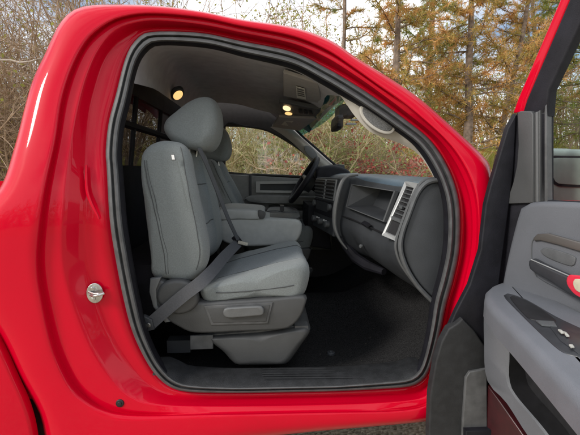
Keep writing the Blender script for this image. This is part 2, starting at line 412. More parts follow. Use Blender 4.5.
# ---- rear lower body panel, with a gap added for a dark shadow streak; cargo bed
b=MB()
lf=[(-140,300),(-60,280),(-25,308),(-3,345),(14,382),(26,410),(33,440),(35,480),(-140,480)]  # curved front edge invented to open a gap where a shadow streak falls
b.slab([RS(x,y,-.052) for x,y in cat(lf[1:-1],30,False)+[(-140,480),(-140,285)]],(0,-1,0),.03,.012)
b.build('shadow_gap_panel',M['paint'],truck,angle=60)
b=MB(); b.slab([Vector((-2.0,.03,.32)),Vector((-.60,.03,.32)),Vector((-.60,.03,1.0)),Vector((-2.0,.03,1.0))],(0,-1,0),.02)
b.build('gap_shade_sheet',M['maroon'],truck)  # dark red sheet behind the gap, shadow put into its colour
b=MB()
b.slab([Vector((-3.0,-.05,.62)),Vector((-1.02,-.05,.62)),Vector((-1.02,-.05,1.26)),Vector((-3.0,-.05,1.26))],(0,-1,0),.06,.03)
b.slab([Vector((-3.0,1.75,.62)),Vector((-.80,1.75,.62)),Vector((-.80,1.75,1.26)),Vector((-3.0,1.75,1.26))],(0,1,0),.06,.03)
b.slab([Vector((-3.0,0,.62)),Vector((-.8,0,.62)),Vector((-.8,1.7,.62)),Vector((-3.0,1.7,.62))],(0,0,1),.04)
b.build('cargo_bed',M['paint'],truck,angle=40)
# hood and near fender
b=MB(); rows=[]
for k in range(9):
    t=k/8; x=mix(.86,2.1,t)
    rows.append([Vector((x,mix(-.02,1.68,j/14),1.19-.10*t**2+.05*math.sin(math.pi*j/14)**.5)) for j in range(15)])
b.rings(rows,closed=False)
b.build('hood',M['paint'],truck,angle=60)
b=MB(); fz=[(.80,.55),(.80,1.0),(.82,1.17),(1.4,1.16),(2.1,1.08),(2.15,.7),(1.75,.6)]+[(1.42+.40*math.cos(a),.50+.40*math.sin(a)) for a in np.linspace(.25,math.pi-.25,12)]
b.slab([Vector((x,-.03,z)) for x,z in fz],(0,-1,0),.05,.02)
b.build('front_fender',M['paint'],truck,angle=50)
b=MB(); b.disc((1.42,-.0,.40),(0,-1,0),.39,.25,40,.04); wh=b.build('wheel',M['rubber_dk'],truck)
b=MB(); b.disc((1.42,-.005,.40),(0,-1,0),.24,.1,30,.02)
for k in range(5):
    a=k*2*math.pi/5; b.box((1.42+.12*math.cos(a),-.02,.40+.12*math.sin(a)),.2,.03,.05,(Vector((math.cos(a),0,math.sin(a))),Vector((0,1,0)),Vector((-math.sin(a),0,math.cos(a)))))
b.build('rim',M['silver'],wh)

# ================================================================== far (driver) side
YD=1.60
# inner shell with window opening
win=[(225,126),(245,126.5),(266,130),(287,141),(303,152),(318,165),(326,176),(310,177),(290,176),(258,174.5),(225,171.5)]
outer=[(165,99),(245,100),(278,109),(297,130),(311,144),(328,160),(345,174),(400,330),(300,330),(165,330),(150,171)]
W3=[PY(x,y,YD) for x,y in win]; O3=[PY(x,y,YD) for x,y in outer]
b=MB(); 
k=b.av(W3+O3+[p+Vector((0,.05,0)) for p in W3]+[p+Vector((0,.05,0)) for p in O3]); nW=len(win)
for i in range(nW):
    j=(i+1)%nW
    b.af((k+i,k+j,k+nW+j,k+nW+i),(k+2*nW+i,k+2*nW+j,k+3*nW+j,k+3*nW+i),(k+i,k+j,k+2*nW+j,k+2*nW+i))
b.build('driver_side_lining',M['liningd'],truck,angle=30)
b=MB(); b.slab([p+Vector((0,.10,0)) for p in O3],(0,1,0),.03); 
wc_=sum(W3,Vector())/len(W3); W4=[wc_+(p-wc_)*1.10 for p in W3]
k0=MB(); kk=k0.av([p+Vector((0,.09,0)) for p in W4]+[p+Vector((0,.09,0)) for p in O3]+[p+Vector((0,.12,0)) for p in W4]+[p+Vector((0,.12,0)) for p in O3])
for i in range(nW):
    j=(i+1)%nW
    k0.af((kk+i,kk+j,kk+nW+j,kk+nW+i),(kk+2*nW+i,kk+2*nW+j,kk+3*nW+j,kk+3*nW+i),(kk+i,kk+j,kk+2*nW+j,kk+2*nW+i))
k0.build('driver_side_body',M['paint'],truck,angle=30)
b=MB(); b.slab([p+Vector((0,.055,0)) for p in W3],(0,1,0),.004); b.build('driver_window_glass',M['glass'],truck)
b=MB(); ring=[PY(x,y,YD-.004) for x,y in cat(win,60)]; b.tube(ring+[ring[0]],.008,6); b.build('window_seal',M['rubber_dk'],truck)
# driver door card
b=MB()
b.slab(on([(223,174),(252,175.5),(292,178),(332,179),(332,250),(223,250)],1.575),(0,-1,0),.03,.008)
b.cur=1
b.slab(on([(249,175),(251.5,175),(251.5,198),(249,198)],1.56),(0,-1,0),.02,.002)
M['dcard']=pmat('driver_door_plastic',(.22,.225,.22),.5,noise=.06,bump=.3,bscale=600)
dd=b.build('driver_door_card',[M['dcard'],M['dash']],truck,angle=30)
b=MB()
fr=[(256,181.5),(316,181),(313,193.5),(256,192.5)]
fi=[(260,184),(312,183.5),(309.5,191),(260,190.3)]
quadframe(b,on(fr,1.54),on(fi,1.54),Vector((0,-1,0)),.02)
b.build('armrest_bezel',M['silver'],dd)
b=MB(); b.slab(on([(259,183.5),(313,183),(311,191.5),(259,191)],1.555),(0,-1,0),.01); b.build('bezel_insert',M['dash'],dd)
b=MB(); puffy(b,px2([(252,196),(300,196.5),(330,199),(331,204),(300,204.5),(250,202)],1.47),1.47,1.575,.015); 
puffy(b,px2([(268,210),(316,211),(326,208),(328,217),(310,219),(268,218)],1.50),1.50,1.575,.01); b.build('armrest',M['dcard'],dd)
b=MB(); b.slab(on([(269,205),(306,206),(306,209.5),(269,209)],1.54),(0,-1,0),.01,.003); b.build('door_pocket',M['rubber_dk'],dd)

# ================================================================== A pillars & windshield
b=MB()
pin=[(318,76),(325,80),(342,98),(354,115),(369,131),(385,138),(401,144),(418,154),(431,172),(436,184)]
pout=[(318,68),(329,73),(350,86),(366,97),(383,109),(400,122),(415,134),(430,148),(443,168),(449,186)]
A=[RS(x,y,.075) for x,y in cat(pin,40,False)]; B=[RS(x,y,.045) for x,y in cat(pout,40,False)]
mid=[(a+c)/2+Vector((-.004,-.012,0)) for a,c in zip(A,B)]
A2=[a+Vector((.03,.02,.0)) for a in A]
b.rings([B,[(p*.6+q*.4)+Vector((0,-.008,0)) for p,q in zip(B,A)],mid,[(p*.2+q*.8)+Vector((0,-.008,0)) for p,q in zip(B,A)],A,A2],closed=False)
ap=b.build('pillar_trim',M['cream'],truck,angle=60)
# speaker grille in the pillar trim
def ell(mb,cx,cy,a,bb,ang,Yf,r=None,n=36):
    return [Yf(cx+math.cos(t)*a*math.cos(ang)-math.sin(t)*bb*math.sin(ang),cy+math.cos(t)*a*math.sin(ang)+math.sin(t)*bb*math.cos(ang)) for t in np.linspace(0,2*math.pi,n+1)[:-1]]
b=MB(); e=ell(b,377.5,119,21,10.5,R(38),lambda x,y:RS(x,y,.028)); b.slab(e,(0,-1,0),.02,.004); b.cur=1
e2=ell(b,377.5,118.5,18,8,R(38),lambda x,y:RS(x,y,.0255)); b.slab(e2,(0,-1,0),.006,.002)
b.build('tweeter_grille',[M['cream'],M['grille']],ap)
# far pillar trim
b=MB()
fo=[(286,124),(296,133),(306,142),(320,155),(336,168),(352,176)]
fi=[(270,127),(284,136),(296,146),(308,158),(318,168),(330,180)]
A=[PY(x,y,1.56) for x,y in cat(fo,24,False)]; B=[PY(x,y,1.585) for x,y in cat(fi,24,False)]
b.rings([B,[(p+q)/2+Vector((0,-.02,0)) for p,q in zip(A,B)],A,[p+Vector((.03,.04,0)) for p in A]],closed=False)
fp=b.build('pillar_trim',M['cream'],truck,angle=60)
b=MB(); e=ell(b,311,152.5,9,4,R(46),lambda x,y:PY(x,y,1.545)); b.slab(e,(0,-1,0),.01,.002); b.build('tweeter_grille',M['trim_lt'],fp)
# windshield
nearE=[RS(x,y,.10) for x,y in cat([(316,66),(326,80),(343,98),(372,124),(405,148),(440,182)],20,False)]
farE=[PY(x,y,1.56) for x,y in cat([(284,118),(294,128),(303,137),(318,150),(334,164),(356,180)],20,False)]
# straighten: share the near side's own profile
b=MB(); rows=[]
for k in range(13):
    t=k/12; rows.append([p*(1-t)+q*t+Vector((.045,0,.008))*math.sin(math.pi*t) for p,q in zip(nearE,farE)])
b.rings(rows,closed=False); 
wm=[]
for f_i,f in enumerate(b.f):
    col_i=f_i%19
    b.m[f_i]=1 if col_i<5 else 0
ws=b.build('windshield',[M['wsglass'],M['band']],truck)
# black frit line along far pillar
b=MB(); b.tube([p+Vector((0,-.01,0)) for p in farE],.008,6)
b.tube([rows[k][0]+Vector((0,0,-.005)) for k in range(13)],.022,6)
b.build('windshield_seal',M['black'],truck)
# header trim
hd0=[rows[k][0]+Vector((-.0,0,.0)) for k in range(13)]
b=MB()
back=[Vector((p.x-.20,p.y,p.z+.085)) for p in hd0]
b.rings([[p+Vector((0.01,0,-.012)) for p in hd0],[p+Vector((-.05,0,-.004)) for p in hd0],[p*.5+q*.5+Vector((0,0,-.004)) for p,q in zip(hd0,back)],back],closed=False)
b.build('header_trim',M['headliner'],truck,angle=60)
# interior mirror
b=MB()
mc=PY(334,124,.80)
b.slab([mc+Vector((0,a,c)) for a,c in cat([(-.11,.03),(0,.036),(.11,.03),(.12,0),(.11,-.03),(0,-.036),(-.11,-.03),(-.12,0)],28)],(-1,-.35,-.15),.03,.008)
b.tube([mc+Vector((.02,0,.01)),mc+Vector((.06,.0,.05)),mc+Vector((.05,.0,.10))],.012,8)
b.box(mc+Vector((.06,0,.06)),.09,.14,.05)
mirr=b.build('rear_view_mirror',M['black'],truck)
b=MB(); b.box(PY(351,124,.72),.05,.03,.008); b.box(PY(356,120,.70),.05,.03,.006); b.build('mirror_bracket',M['silver'],mirr)

# ---- overhead: visors, console, lamps
def slabc(name,px,zs,mat,parent,th=.014,bev=.006,Ys=None):
    b=MB(); P=[PY(x,y,Y) for (x,y),Y in zip(px,Ys)]
    n=(P[1]-P[0]).cross(P[2]-P[0]).normalized()
    if n.z>0: n=-n
    b.slab(P,n,th,bev); return b.build(name,mat,parent),n,P
v1,n1,P1=slabc('sun_visor',[(283,73),(318,84),(322,104),(283,96)],0,M['visor'],truck,Ys=[.25,.25,.66,.66])
def onq(P,u,v,n,off): return (P[0]*(1-u)+P[1]*u)*(1-v)+(P[3]*(1-u)+P[2]*u)*v+n*off
b=MB(); b.slab([onq(P1,u,v,n1,.0035) for u,v in((.36,.35),(.60,.35),(.60,.88),(.36,.88))],n1,.002); b.cur=1
for k in range(4): b.slab([onq(P1,u,v,n1,.0052) for u,v in((.39,.40+k*.1),(.57,.40+k*.1),(.57,.44+k*.1),(.39,.44+k*.1))],n1,.0015)
b.build('visor_label',[M['label'],M['trim']],v1)
v2,n2,P2=slabc('sun_visor',[(279,117.5),(317,119),(300,131),(272,127)],0,M['visor'],truck,Ys=[.98,.98,1.42,1.42])
b=MB(); b.slab([onq(P2,u,v,n2,.0035) for u,v in((.22,.2),(.45,.2),(.45,.62),(.22,.62))],n2,.002); b.build('visor_label',M['label'],v2)
oc,n3,P3=slabc('overhead_console',[(279,102),(320,110),(322,117),(281,114)],0,M['dash'],truck,.02,.006,[.74,.74,.94,.94])
b=MB()
b.slab([onq(P3,.17+.095*math.cos(t),.40+.20*math.sin(t),n3,.004) for t in np.linspace(0,6.28,17)[:-1]],n3,.004,.001)
b.build('map_light',M['lampw'],oc)
b=MB()
b.slab([onq(P3,.19+.09*math.cos(t),.88+.12*math.sin(t),n3,.004) for t in np.linspace(0,6.28,17)[:-1]],n3,.004,.001)
b.build('map_light',M['lamp'],oc)
b=MB()
for u in (.5,.62,.74): b.slab([onq(P3,u+a,.5+c,n3,.004) for a,c in((-.04,-.2),(.04,-.2),(.04,.2),(-.04,.2))],n3,.004,.001)
b.build('console_button',M['black'],oc)
# rear dome lamp
b=MB(); c=PY(178,95,.70); nn=Vector((.35,-.45,-.85)).normalized()
b.disc(c,nn,.040,.02,24,.006,ry=.030); dl=b.build('dome_lamp',M['dash'],truck)
b=MB(); b.disc(c+nn*.008,nn,.030,.012,24,.008,ry=.022); b.build('dome_lens',M['lamp'],dl)

# ================================================================== seats
def make_seat(near=True):
    Y0,Y1=.12,.64
    # cushion
    cu=[(201,290),(213,286),(240,278.5),(265,272),(290,266),(302,264.5),(308,269),(309,278),(307,290),(303,297),(290,299),(250,301),(215,303),(203,303),(199,295)]
    b=MB()
    def mod(p,t):
        e=abs(t-.5)*2
        dz=-.016*max(0,1-(e/.62)**4) if p.z>.86 else 0
        return Vector((p.x+.012*(1-e*e)*(1 if p.x>0.05 else 0),p.y,p.z+dz))
    puffy(b,px2(cu,Y0),Y0,Y1,.042,7,mod,72,16)
    for f_i,f in enumerate(b.f):
        c=sum((Vector(b.v[i]) for i in f),Vector())/len(f); t=(c.y-Y0)/(Y1-Y0)
        if .24<t<.76 and c.z>.90: b.m[f_i]=1
    b.cur=2
    q=px2(cu,Y0)
    for tt in (.235,.765):
        line=[Vector((x,Y0+(Y1-Y0)*tt,z)) for x,z in cat([q[1],q[2],q[3],q[4],q[5],q[6],q[7]],20,False)]
        line=[mod(p,tt)+Vector((0,0,.0005)) for p in line]; line=[p+noise.noise_vector(p*11)*.0032+noise.noise_vector(p*30)*.0012 for p in line]
        b.tube(line,.0022,5)
    line=[Vector((x,Y0-.0002,z)) for x,z in cat(px2([(216,293),(240,292),(265,289.5),(285,287),(294,285)],Y0),16,False)]; line=[p+noise.noise_vector(p*11)*.0032+noise.noise_vector(p*30)*.0012 for p in line]
    b.tube(line,.0022,5)
    seat=b.build('seat',[M['fabric'],M['fabric_mid'],M['seam']],truck,angle=60)
    # backrest
    bk=[(138,152),(144,142),(156,137.5),(170,138),(180,142),(186,152),(191,175),(197,200),(203,228),(207,250),(205.5,266),(197,279),(184,284),(165,281),(152,279),(149,262),(146,235),(141,200),(138,172)]
    b=MB(); q=px2(bk,Y0)
    xm=sum(x for x,z in q)/len(q)
    def modb(p,t):
        e=abs(t-.5)*2
        dx=-.030*max(0,1-(e/.66)**4) if p.x>xm+.03 else 0
        # shoulders taper inward at the top
        zz=(p.z-1.25)/.2
        yy=p.y+(0.5-t)*.07*max(0,zz)**1.5
        return Vector((p.x+dx,yy,p.z-.012*e*e*max(0,zz)))
    puffy(b,q,Y0,Y1,.038,6,modb,80,16)
    for f_i,f in enumerate(b.f):
        c=sum((Vector(b.v[i]) for i in f),Vector())/len(f); t=(c.y-Y0)/(Y1-Y0)
        if .24<t<.76 and c.x>xm+.01+.03: b.m[f_i]=1
    b.cur=2
    cq=Vector((sum(x for x,z in cat(q,80))/80,0,sum(z for x,z in cat(q,80))/80)); dq=cat(q,300)
    def sy(x,z,r=.038):
        v=Vector((x,0,z))-cq; an=math.atan2(v.z,v.x)
        o_=min(dq,key=lambda p:abs((math.atan2(p[1]-cq.z,p[0]-cq.x)-an+math.pi)%(2*math.pi)-math.pi)); s_=math.hypot(o_[0]-cq.x,o_[1]-cq.z)-v.length
        if s_>=r: return Y0
        a_=1-max(0,s_)/r; return Y0+r*(1-math.sqrt(max(0,1-a_*a_)))
    def onq2(x,z,lift=.0004):
        y=sy(x,z); p=modb(Vector((x,y,z)),(y-Y0)/(Y1-Y0)); p=Vector((x,p.y,z)); w_=noise.noise_vector(p*11)*.0032+noise.noise_vector(p*30)*.0012; return p+w_+Vector((0,-lift,0))
    l1=[onq2(x,z) for x,z in cat(px2([(143,160),(149,190),(157,220),(163,250),(167,280)],Y0),20,False)]
    l2=[onq2(p.x+.009,p.z) for p in l1]
    b.tube(l1,.0016,5); b.tube(l2,.0010,5)
    l3=[onq2(x,z) for x,z in cat(px2([(178,146.5),(181.5,156),(186,178),(191.5,205),(197,230),(200,252),(196,270)],Y0),24,False)]
    b.tube(l3,.0016,5)
    for zc in (1.28,1.12):
        ln=[]
        for k in range(13):
            t=.25+.5*k/12
            # front x at this height
            xf=max(x for x,z in cat(q,160) if abs(z-zc)<.012)
            p=modb(Vector((xf,Y0+(Y1-Y0)*t,zc)),t); ln.append(p+noise.noise_vector(p*11)*.0032+noise.noise_vector(p*30)*.0012)
        b.tube(ln,.002,5)
    back=b.build('backrest',[M['fabric'],M['fabric_mid'],M['seam']],seat,angle=60)
    # headrest
    hr=[(164.5,129.5),(162.5,123),(165.5,115.5),(173,107),(183,99),(194,94),(203,93),(210,96),(214.5,105),(216,118),(214,131),(209,141),(202,145),(192,144),(180,140.5),(170,136)]
    b=MB(); qh=px2(hr,.26); hx=sum(x for x,z in qh)/len(qh); hz=sum(z for x,z in qh)/len(qh); qh=[(hx+(x-hx)*1.09,hz+(z-hz)*1.10-.010) for x,z in qh]
    def modh(p,t):
        e=abs(t-.5)*2; zz=max(0,(p.z-1.47)/.10)
        return Vector((p.x-.012*e*e*max(-1,min(1,(p.x-hx)/.07)),p.y+(.5-t)*.06*zz,p.z-.012*e**3*max(0,min(1,(p.z-hz)/.07))))
    puffy(b,qh,.245,.525,.034,7,modh,64,8)
    b.cur=2
    for dy in(.305,.465): 
        x0=hx; z0=min(z for x,z in qh)+.012
        b.tube([(x0-.015,dy,z0+.012),(x0-.022,dy,z0-.03)],.006,8)
    b.build('headrest',[M['fabric'],M['fabric_mid'],M['steel']],seat,angle=60)
    # side shield
    YS=Y0-.012
    b=MB()
    sh=[(152,283),(158,279),(166,284),(176,292),(190,299),(200,302.5),(230,301.5),(270,299),(304,296.5),(306,303),(302,315),(294,325),(282,330),(240,332),(196,333.5),(178,327),(162,316),(154,300)]
    b.slab(on(cat(sh,60),YS),(0,-1,0),.05,.010)
    b.build('side_shield',M['trim'],seat,angle=50)
    b=MB(); b.slab(on([(204,306),(273,302.5),(268,324),(211,325.5)],YS-.0045),(0,-1,0),.006,.003); b.cur=1
    b.slab(on([(207,308),(270,305),(266,321.5),(213,323)],YS-.0065),(0,-1,0),.004,.002)
    b.build('lever_recess',[M['rubber'],M['trim']],seat)
    b=MB(); b.slab(on(cat([(224,309),(230,307.5),(255,306),(262,306.5),(264,310),(263,315),(256,316),(232,318),(225,317),(223,313)],30),YS-.022),(0,-1,.25),.018,.006)
    b.build('height_lever',M['trim_lt'],seat)
    # recliner cover
    b=MB(); b.slab(on(cat([(156,296),(160,286),(168,281.5),(180,280.5),(190,284),(196,292),(198,303),(190,312),(176,315),(164,309),(158,303)],40),YS-.014),(0,-1,0),.03,.012)
    b.build('recliner_cover',M['trim'],seat,angle=60)
    b=MB(); b.slab(on([(150,279),(161,277.5),(156,290),(157,306),(170,322),(165,323),(153,307),(149,292)],YS-.008),(0,-1,0),.02,.004)
    b.build('hinge_bracket',M['trim_lt'],seat)
    # base skirt
    b=MB(); q=px2([(206,339),(222,337),(260,334),(298,329),(309,329),(311,334),(303,346),(295,358),(289,365),(280,367.5),(242,368),(232,365),(222,354),(212,346)],.13)
    puffy(b,q,.13,.60,.035,7,None,60,2)
 
    b.cur=1
    b.slab(on([(190,336),(213,335),(213,349),(190,350)],.135),(0,-1,0),.01,.003)
    b.build('base_cover',[M['trim'],M['rubber']],seat,angle=50)
    b=MB(); a=PY(293,322,.16); c2=PY(308,318,.16)
    b.box(PY(301,325,.17),.05,.05,.012); b.tube([PY(200,336,.16),PY(304,327,.16)],.008,6)
    b.build('seat_track',M['rubber'],seat)
    # airbag tag
    b=MB(); b.slab(on([(170.5,154),(174.5,154),(175.5,160.5),(171.5,160.5)],Y0-.0035),(0,-1,0),.004,.001); b.cur=1
    b.slab(on([(171.3,155),(174,155),(174.8,159.5),(172,159.5)],Y0-.0045),(0,-1,0),.002)
    b.build('airbag_tag',[M['trim_lt'],M['white']],seat)
    return seat
seat=make_seat(); 
seat2=seat.copy(); col.objects.link(seat2); seat2.parent=truck; seat2.location=(.11,.905,0)
for ch in list(seat.children):
    if ch.name.split('.')[0] in('height_lever','airbag_tag','lever_recess'): continue
    c=ch.copy(); col.objects.link(c); c.parent=seat2
    if c.name.split('.')[0] in('backrest','headrest'):
        pv=Vector((-.27,0,.90)); Rm=Matrix.Rotation(R(-15),4,'Y'); c.matrix_local=Matrix.Translation(pv)@Rm@Matrix.Translation(-pv)
for s_,l_ in((seat,'grey cloth passenger seat beside the open door'),(seat2,'grey cloth driver seat on the far side')): s_['label']=l_

# console between the seats (jump seat armrest)
b=MB()
q=px2([(218,222),(228,217.5),(250,217),(285,218.5),(298,220),(302,225),(300,236),(292,243),(262,246),(235,245),(220,238)],.70)
puffy(b,q,.68,1.00,.018,5,None,56,4)
M['console']=pmat('console_plastic',(.36,.375,.37),.55,noise=.05,bump=.3,bscale=600)
cons=b.build('centre_console',M['console'],truck,angle=60)
b=MB(); q=px2([(214,212),(222,208.5),(245,209),(262,211),(264.5,214.5),(262,218.5),(240,219.5),(216,219)],.69)
puffy(b,q,.67,1.01,.016,5,None,48,4); lid=b.build('console_lid',M['console'],cons,angle=60)
zt=PY(285,218.6,.70).z
def ztop(px,py): return PZ(px,py,zt)
b=MB(); b.slab([ztop(x,y)+Vector((0,0,.005)) for x,y in cat([(266,215.5),(268,209),(274,207.5),(292,208),(298,211),(300,216),(297,218),(270,218)],36)],Vector((0,0,1)),.008,.003); tray=b.build('cup_tray',M['trim'],cons)
b=MB(); b.slab([PY(x,y,.664) for x,y in cat([(258,210.5),(263,211),(265.5,213),(264,218.5),(259,218)],16)],Vector((0,-1,0)),.01,.003); b.build('lid_latch',M['trim'],cons)
for (x,y) in((274,212.5),(290,213)):
    p=ztop(x,y); b=MB(); b.disc((p.x,p.y,zt+.0065),(0,0,1),.036,.004,24,.001); b.build('cup_insert',M['rubber_dk'],cons)
    b=MB(); b.tube([(p.x+.038*math.cos(t),p.y+.038*math.sin(t),zt+.007) for t in np.linspace(0,2*math.pi,25)],.003,6); b.build('cup_holder',M['dash_rib'],cons)
b=MB(); p=ztop(282,212); b.box((p.x,p.y,zt+.022),.022,.06,.035); b.build('cup_divider',M['rubber_dk'],cons)

# ---- seat belt
b=MB()
bl=[PY(149,325,.10),PY(165,311,.085),PY(184,295,.082),PY(201,282,.09),PY(213,270,.16),PY(225,256,.34),PY(238,243,.56)]
bl=[Vector(p) for p in cat([tuple(p) for p in bl],30,False)]
wv=[]
for i,p in enumerate(bl):
    t=(bl[min(i+1,29)]-bl[max(i-1,0)]).normalized(); v=(CAM-p).normalized()
    f=max(0,(i-14)/15); nrm=(Vector((0,-1,0))*(1-f)+Vector((.6,-.5,.7))*f).normalized()
    wv.append(t.cross(nrm).normalized()*.0225)
b.ribbon(bl,wv)
sh=[PY(238,240,.56),PY(228,218,.45),PY(217,190,.36),PY(207,165,.28),PY(199,148,.24)]
sh=[Vector(p) for p in cat([tuple(p) for p in sh],16,False)]
b.ribbon(sh,[Vector((.004,.0,0)).lerp(Vector((.006,.018,0)),.8) for p in sh])
sb=b.build('seat_belt',M['belt'],truck)
b=MB(); b.box(PY(238,241,.58),.03,.02,.06,(Vector((.8,0,.6)),Vector((0,1,0)),Vector((-.6,0,.8)))); b.tube([PY(240,240,.60),PY(231,252,.62)],.012,8); b.build('buckle',M['black'],sb)
b=MB(); b.box(PY(243,243,.55),.05,.012,.016,(Vector((.9,0,-.2)),Vector((0,1,0)),Vector((.2,0,.9)))); b.build('latch_plate',M['steel'],sb)
b=MB(); b.slab(on([(143,316),(152,320),(154,330),(146,332),(141,325)],.085),(0,-1,0),.02,.004); b.build('belt_anchor',M['dash'],sb)
b=MB(); b.disc(PY(148,325.5,.074),(0,-1,0),.009,.006,6,.001); b.build('anchor_bolt',M['steel'],sb)
# B-pillar small bits: jack/bracket under the seat
b=MB(); b.box(PY(180,344,.25),.09,.05,.05); b.build('floor_bracket',M['dash'],truck)
b=MB(); p=PY(166,300,.5); b.box((p.x-.05,.85,.86),.18,1.3,.25); b.build('rear_storage_box',M['black'],truck)

# ================================================================== dashboard
# section outlines (front face then underside), traced at several stations across the cab
NS=110
def sect(pts,Y,n=110): return [PY(x,y,Y) for x,y in cat(pts,n,False)]
D=[
 (.075,[(446,180),(434,182),(425,184),(419,190),(412,205),(404,228),(400,243),(401,256),(408,272),(420,289),(434,303),(446,310)]),
 (.16,[(440,179),(426,181),(419,182),(413,188),(404,206),(396,225),(392,238),(390,250),(395,264),(408,279),(420,290),(432,300)]),
 (.30,[(420,178),(408,180),(402,182),(397,188),(391,202),(385,216),(380,232),(376,242),(378,254),(386,266),(397,276),(410,284)]),
 (.58,[(385,175),(373,176),(368,178),(364,184),(360,194),(356,206),(352,219),(350,228),(353,238),(362,250),(372,258),(384,262)]),
 (.70,[(375,174),(362,174.5),(354,175),(347,179),(342,188),(339,200),(336,214),(335,226),(338,238),(346,250),(358,255),(372,258)]),
 (1.05,[(356,173.5),(345,173.5),(336,174.5),(329,178),(325,186),(323,196),(322,206),(322,216),(324,226),(332,234),(342,238),(352,240)]),
 (1.5,[(345,173),(336,173),(330,174),(325,177),(322,183),(320,190),(319,198),(319,205),(322,212),(328,218),(336,222),(344,224)])]
b=MB(); rs=[sect(p,Y) for Y,p in D]
# densify between stations
dense=[]
for (Ya,_),(Yb,_),A,B in zip(D,D[1:],rs,rs[1:]):
    for k in range(10): dense.append([a.lerp(c,k/10) for a,c in zip(A,B)])
dense.append(rs[-1])
# glovebox bin recess between Y .22 and .52: push the front surface forwards
b.rings(dense,closed=False)
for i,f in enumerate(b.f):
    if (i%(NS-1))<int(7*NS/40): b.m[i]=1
ro=[((353,184),.60),((397.5,191),.235),((386,222),.235),((347.5,207),.60)]
RO=[PY(p[0],p[1],Y)+Vector((-.006,-.002,0)) for p,Y in ro]; nr=(RO[1]-RO[0]).cross(RO[3]-RO[0]).normalized()
if nr.x>0: nr=-nr
def inq(c,P,n):
    if abs((c-P[0]).dot(n))>.09: return False
    sg=[((P[(k+1)%4]-P[k]).cross(c-P[k])).dot(n) for k in range(4)]
    return all(x>0 for x in sg) or all(x<0 for x in sg)
keep=[k for k,f in enumerate(b.f) if not inq(sum((Vector(b.v[q]) for q in f),Vector())/4,[RO[0].lerp(sum(RO,Vector())/4,.035)]+[p.lerp(sum(RO,Vector())/4,.035) for p in RO[1:]],nr)]
b.f=[b.f[k] for k in keep]; b.m=[b.m[k] for k in keep]
dash=b.build('dashboard',[M['dash'],M['dash_top']],truck,angle=50)
# dash top deck to the glass
b=MB()
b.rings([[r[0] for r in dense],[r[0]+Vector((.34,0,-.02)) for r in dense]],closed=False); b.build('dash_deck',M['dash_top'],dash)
# end cap
b=MB()
ec=[(448,183),(436,182.5),(427,186),(419,196),(411,216),(405,236),(404,250),(409,266),(420,284),(434,298),(442,302),(448,260),(452,215)]
b.slab(on(cat(ec,60),.068),(0,-1,0),.03,.006); b.build('dash_end_cap',M['dash'],dash,angle=50)
b=MB()
e1=[PY(x,y,.062) for x,y in cat([(447,180),(434,180.5),(425,184),(417,194),(409,214),(402,234),(400.5,249),(406,267),(417,285),(432,301)],40,False)]
b.tube(e1,.0085,8)
e1=[PY(x,y,.085) for x,y in cat([(440,178.5),(428,179.5),(420,184),(411,200),(403,220),(397,238),(396,249),(401,264),(413,281)],40,False)]
b.tube(e1,.006,8)
b.build('dash_edge_rib',M['dash_rib'],dash)
# passenger vent with bright frame (on the dash face)
def face(px,Y,lift=0): 
    p=PY(px[0],px[1],Y); return p+Vector((-lift,-lift*.4,0))
vo=[((407.5,181.5),.17),((420,184),.105),((399,241),.105),((384.5,235),.17)]
vi=[((409,186),.165),((416.5,188),.115),((398,236.5),.115),((388,232),.165)]
b=MB(); quadframe(b,[face(p,Y,.012) for p,Y in vo],[face(p,Y,.012) for p,Y in vi],Vector((-.9,-.4,0)).normalized(),.02)
vt=b.build('air_vent',M['silver'],dash,smooth=False)
b=MB(); VI=[face(p,Y,.004) for p,Y in vi]; b.slab(VI,(-.9,-.4,0),.005); b.cur=1
nv=Vector((-.9,-.4,0)).normalized()
for k in range(7):
    t=.06+k*.085
    a=VI[0].lerp(VI[3],t); c=VI[1].lerp(VI[2],t); b.box((a+c)/2+nv*.004,.008,(c-a).length,.0035,(nv,(c-a).normalized(),nv.cross((c-a).normalized())))
a=VI[0].lerp(VI[3],.68); c=VI[1].lerp(VI[2],.68); b.box((a+c)/2+nv*.007,.010,(c-a).length,.012,(nv,(c-a).normalized(),nv.cross((c-a).normalized())))
a=VI[0].lerp(VI[3],.42); c=VI[1].lerp(VI[2],.42); b.box((a+c)/2+nv*.010,.010,.02,.01,(nv,(c-a).normalized(),nv.cross((c-a).normalized())))
b.build('vent_slats',[M['rubber_dk'],M['dash_rib']],vt,smooth=False)
# upper bin recess (open shelf)
cen=sum(RO,Vector())/4
RI=[p.lerp(cen,.055) for p in RO]
b=MB(); quadframe(b,[p+nr*.004 for p in RO],[p+nr*.004 for p in RI],nr,.016)
br=b.build('glovebox_frame',M['dash_rib'],dash,smooth=False)
dn=Vector((1,.10,-.03)).normalized()
BK=[RI[0]+dn*.13+Vector((0,-.05,-.01)),RI[1]+dn*.10+Vector((0,0,-.01)),RI[2]+dn*.09+Vector((0,0,.01)),RI[3]+dn*.12+Vector((0,-.03,.012))]
b=MB(); i0=b.av(RI+BK)
for k in range(4): q_=(k+1)%4; b.cur=0; b.af((i0+k,i0+q_,i0+4+q_,i0+4+k))
b.cur=0; b.af((i0+4,i0+5,i0+6,i0+7)); b.build('storage_bin',[M['dash'],M['dash_rib']],br,smooth=False,fix=False)
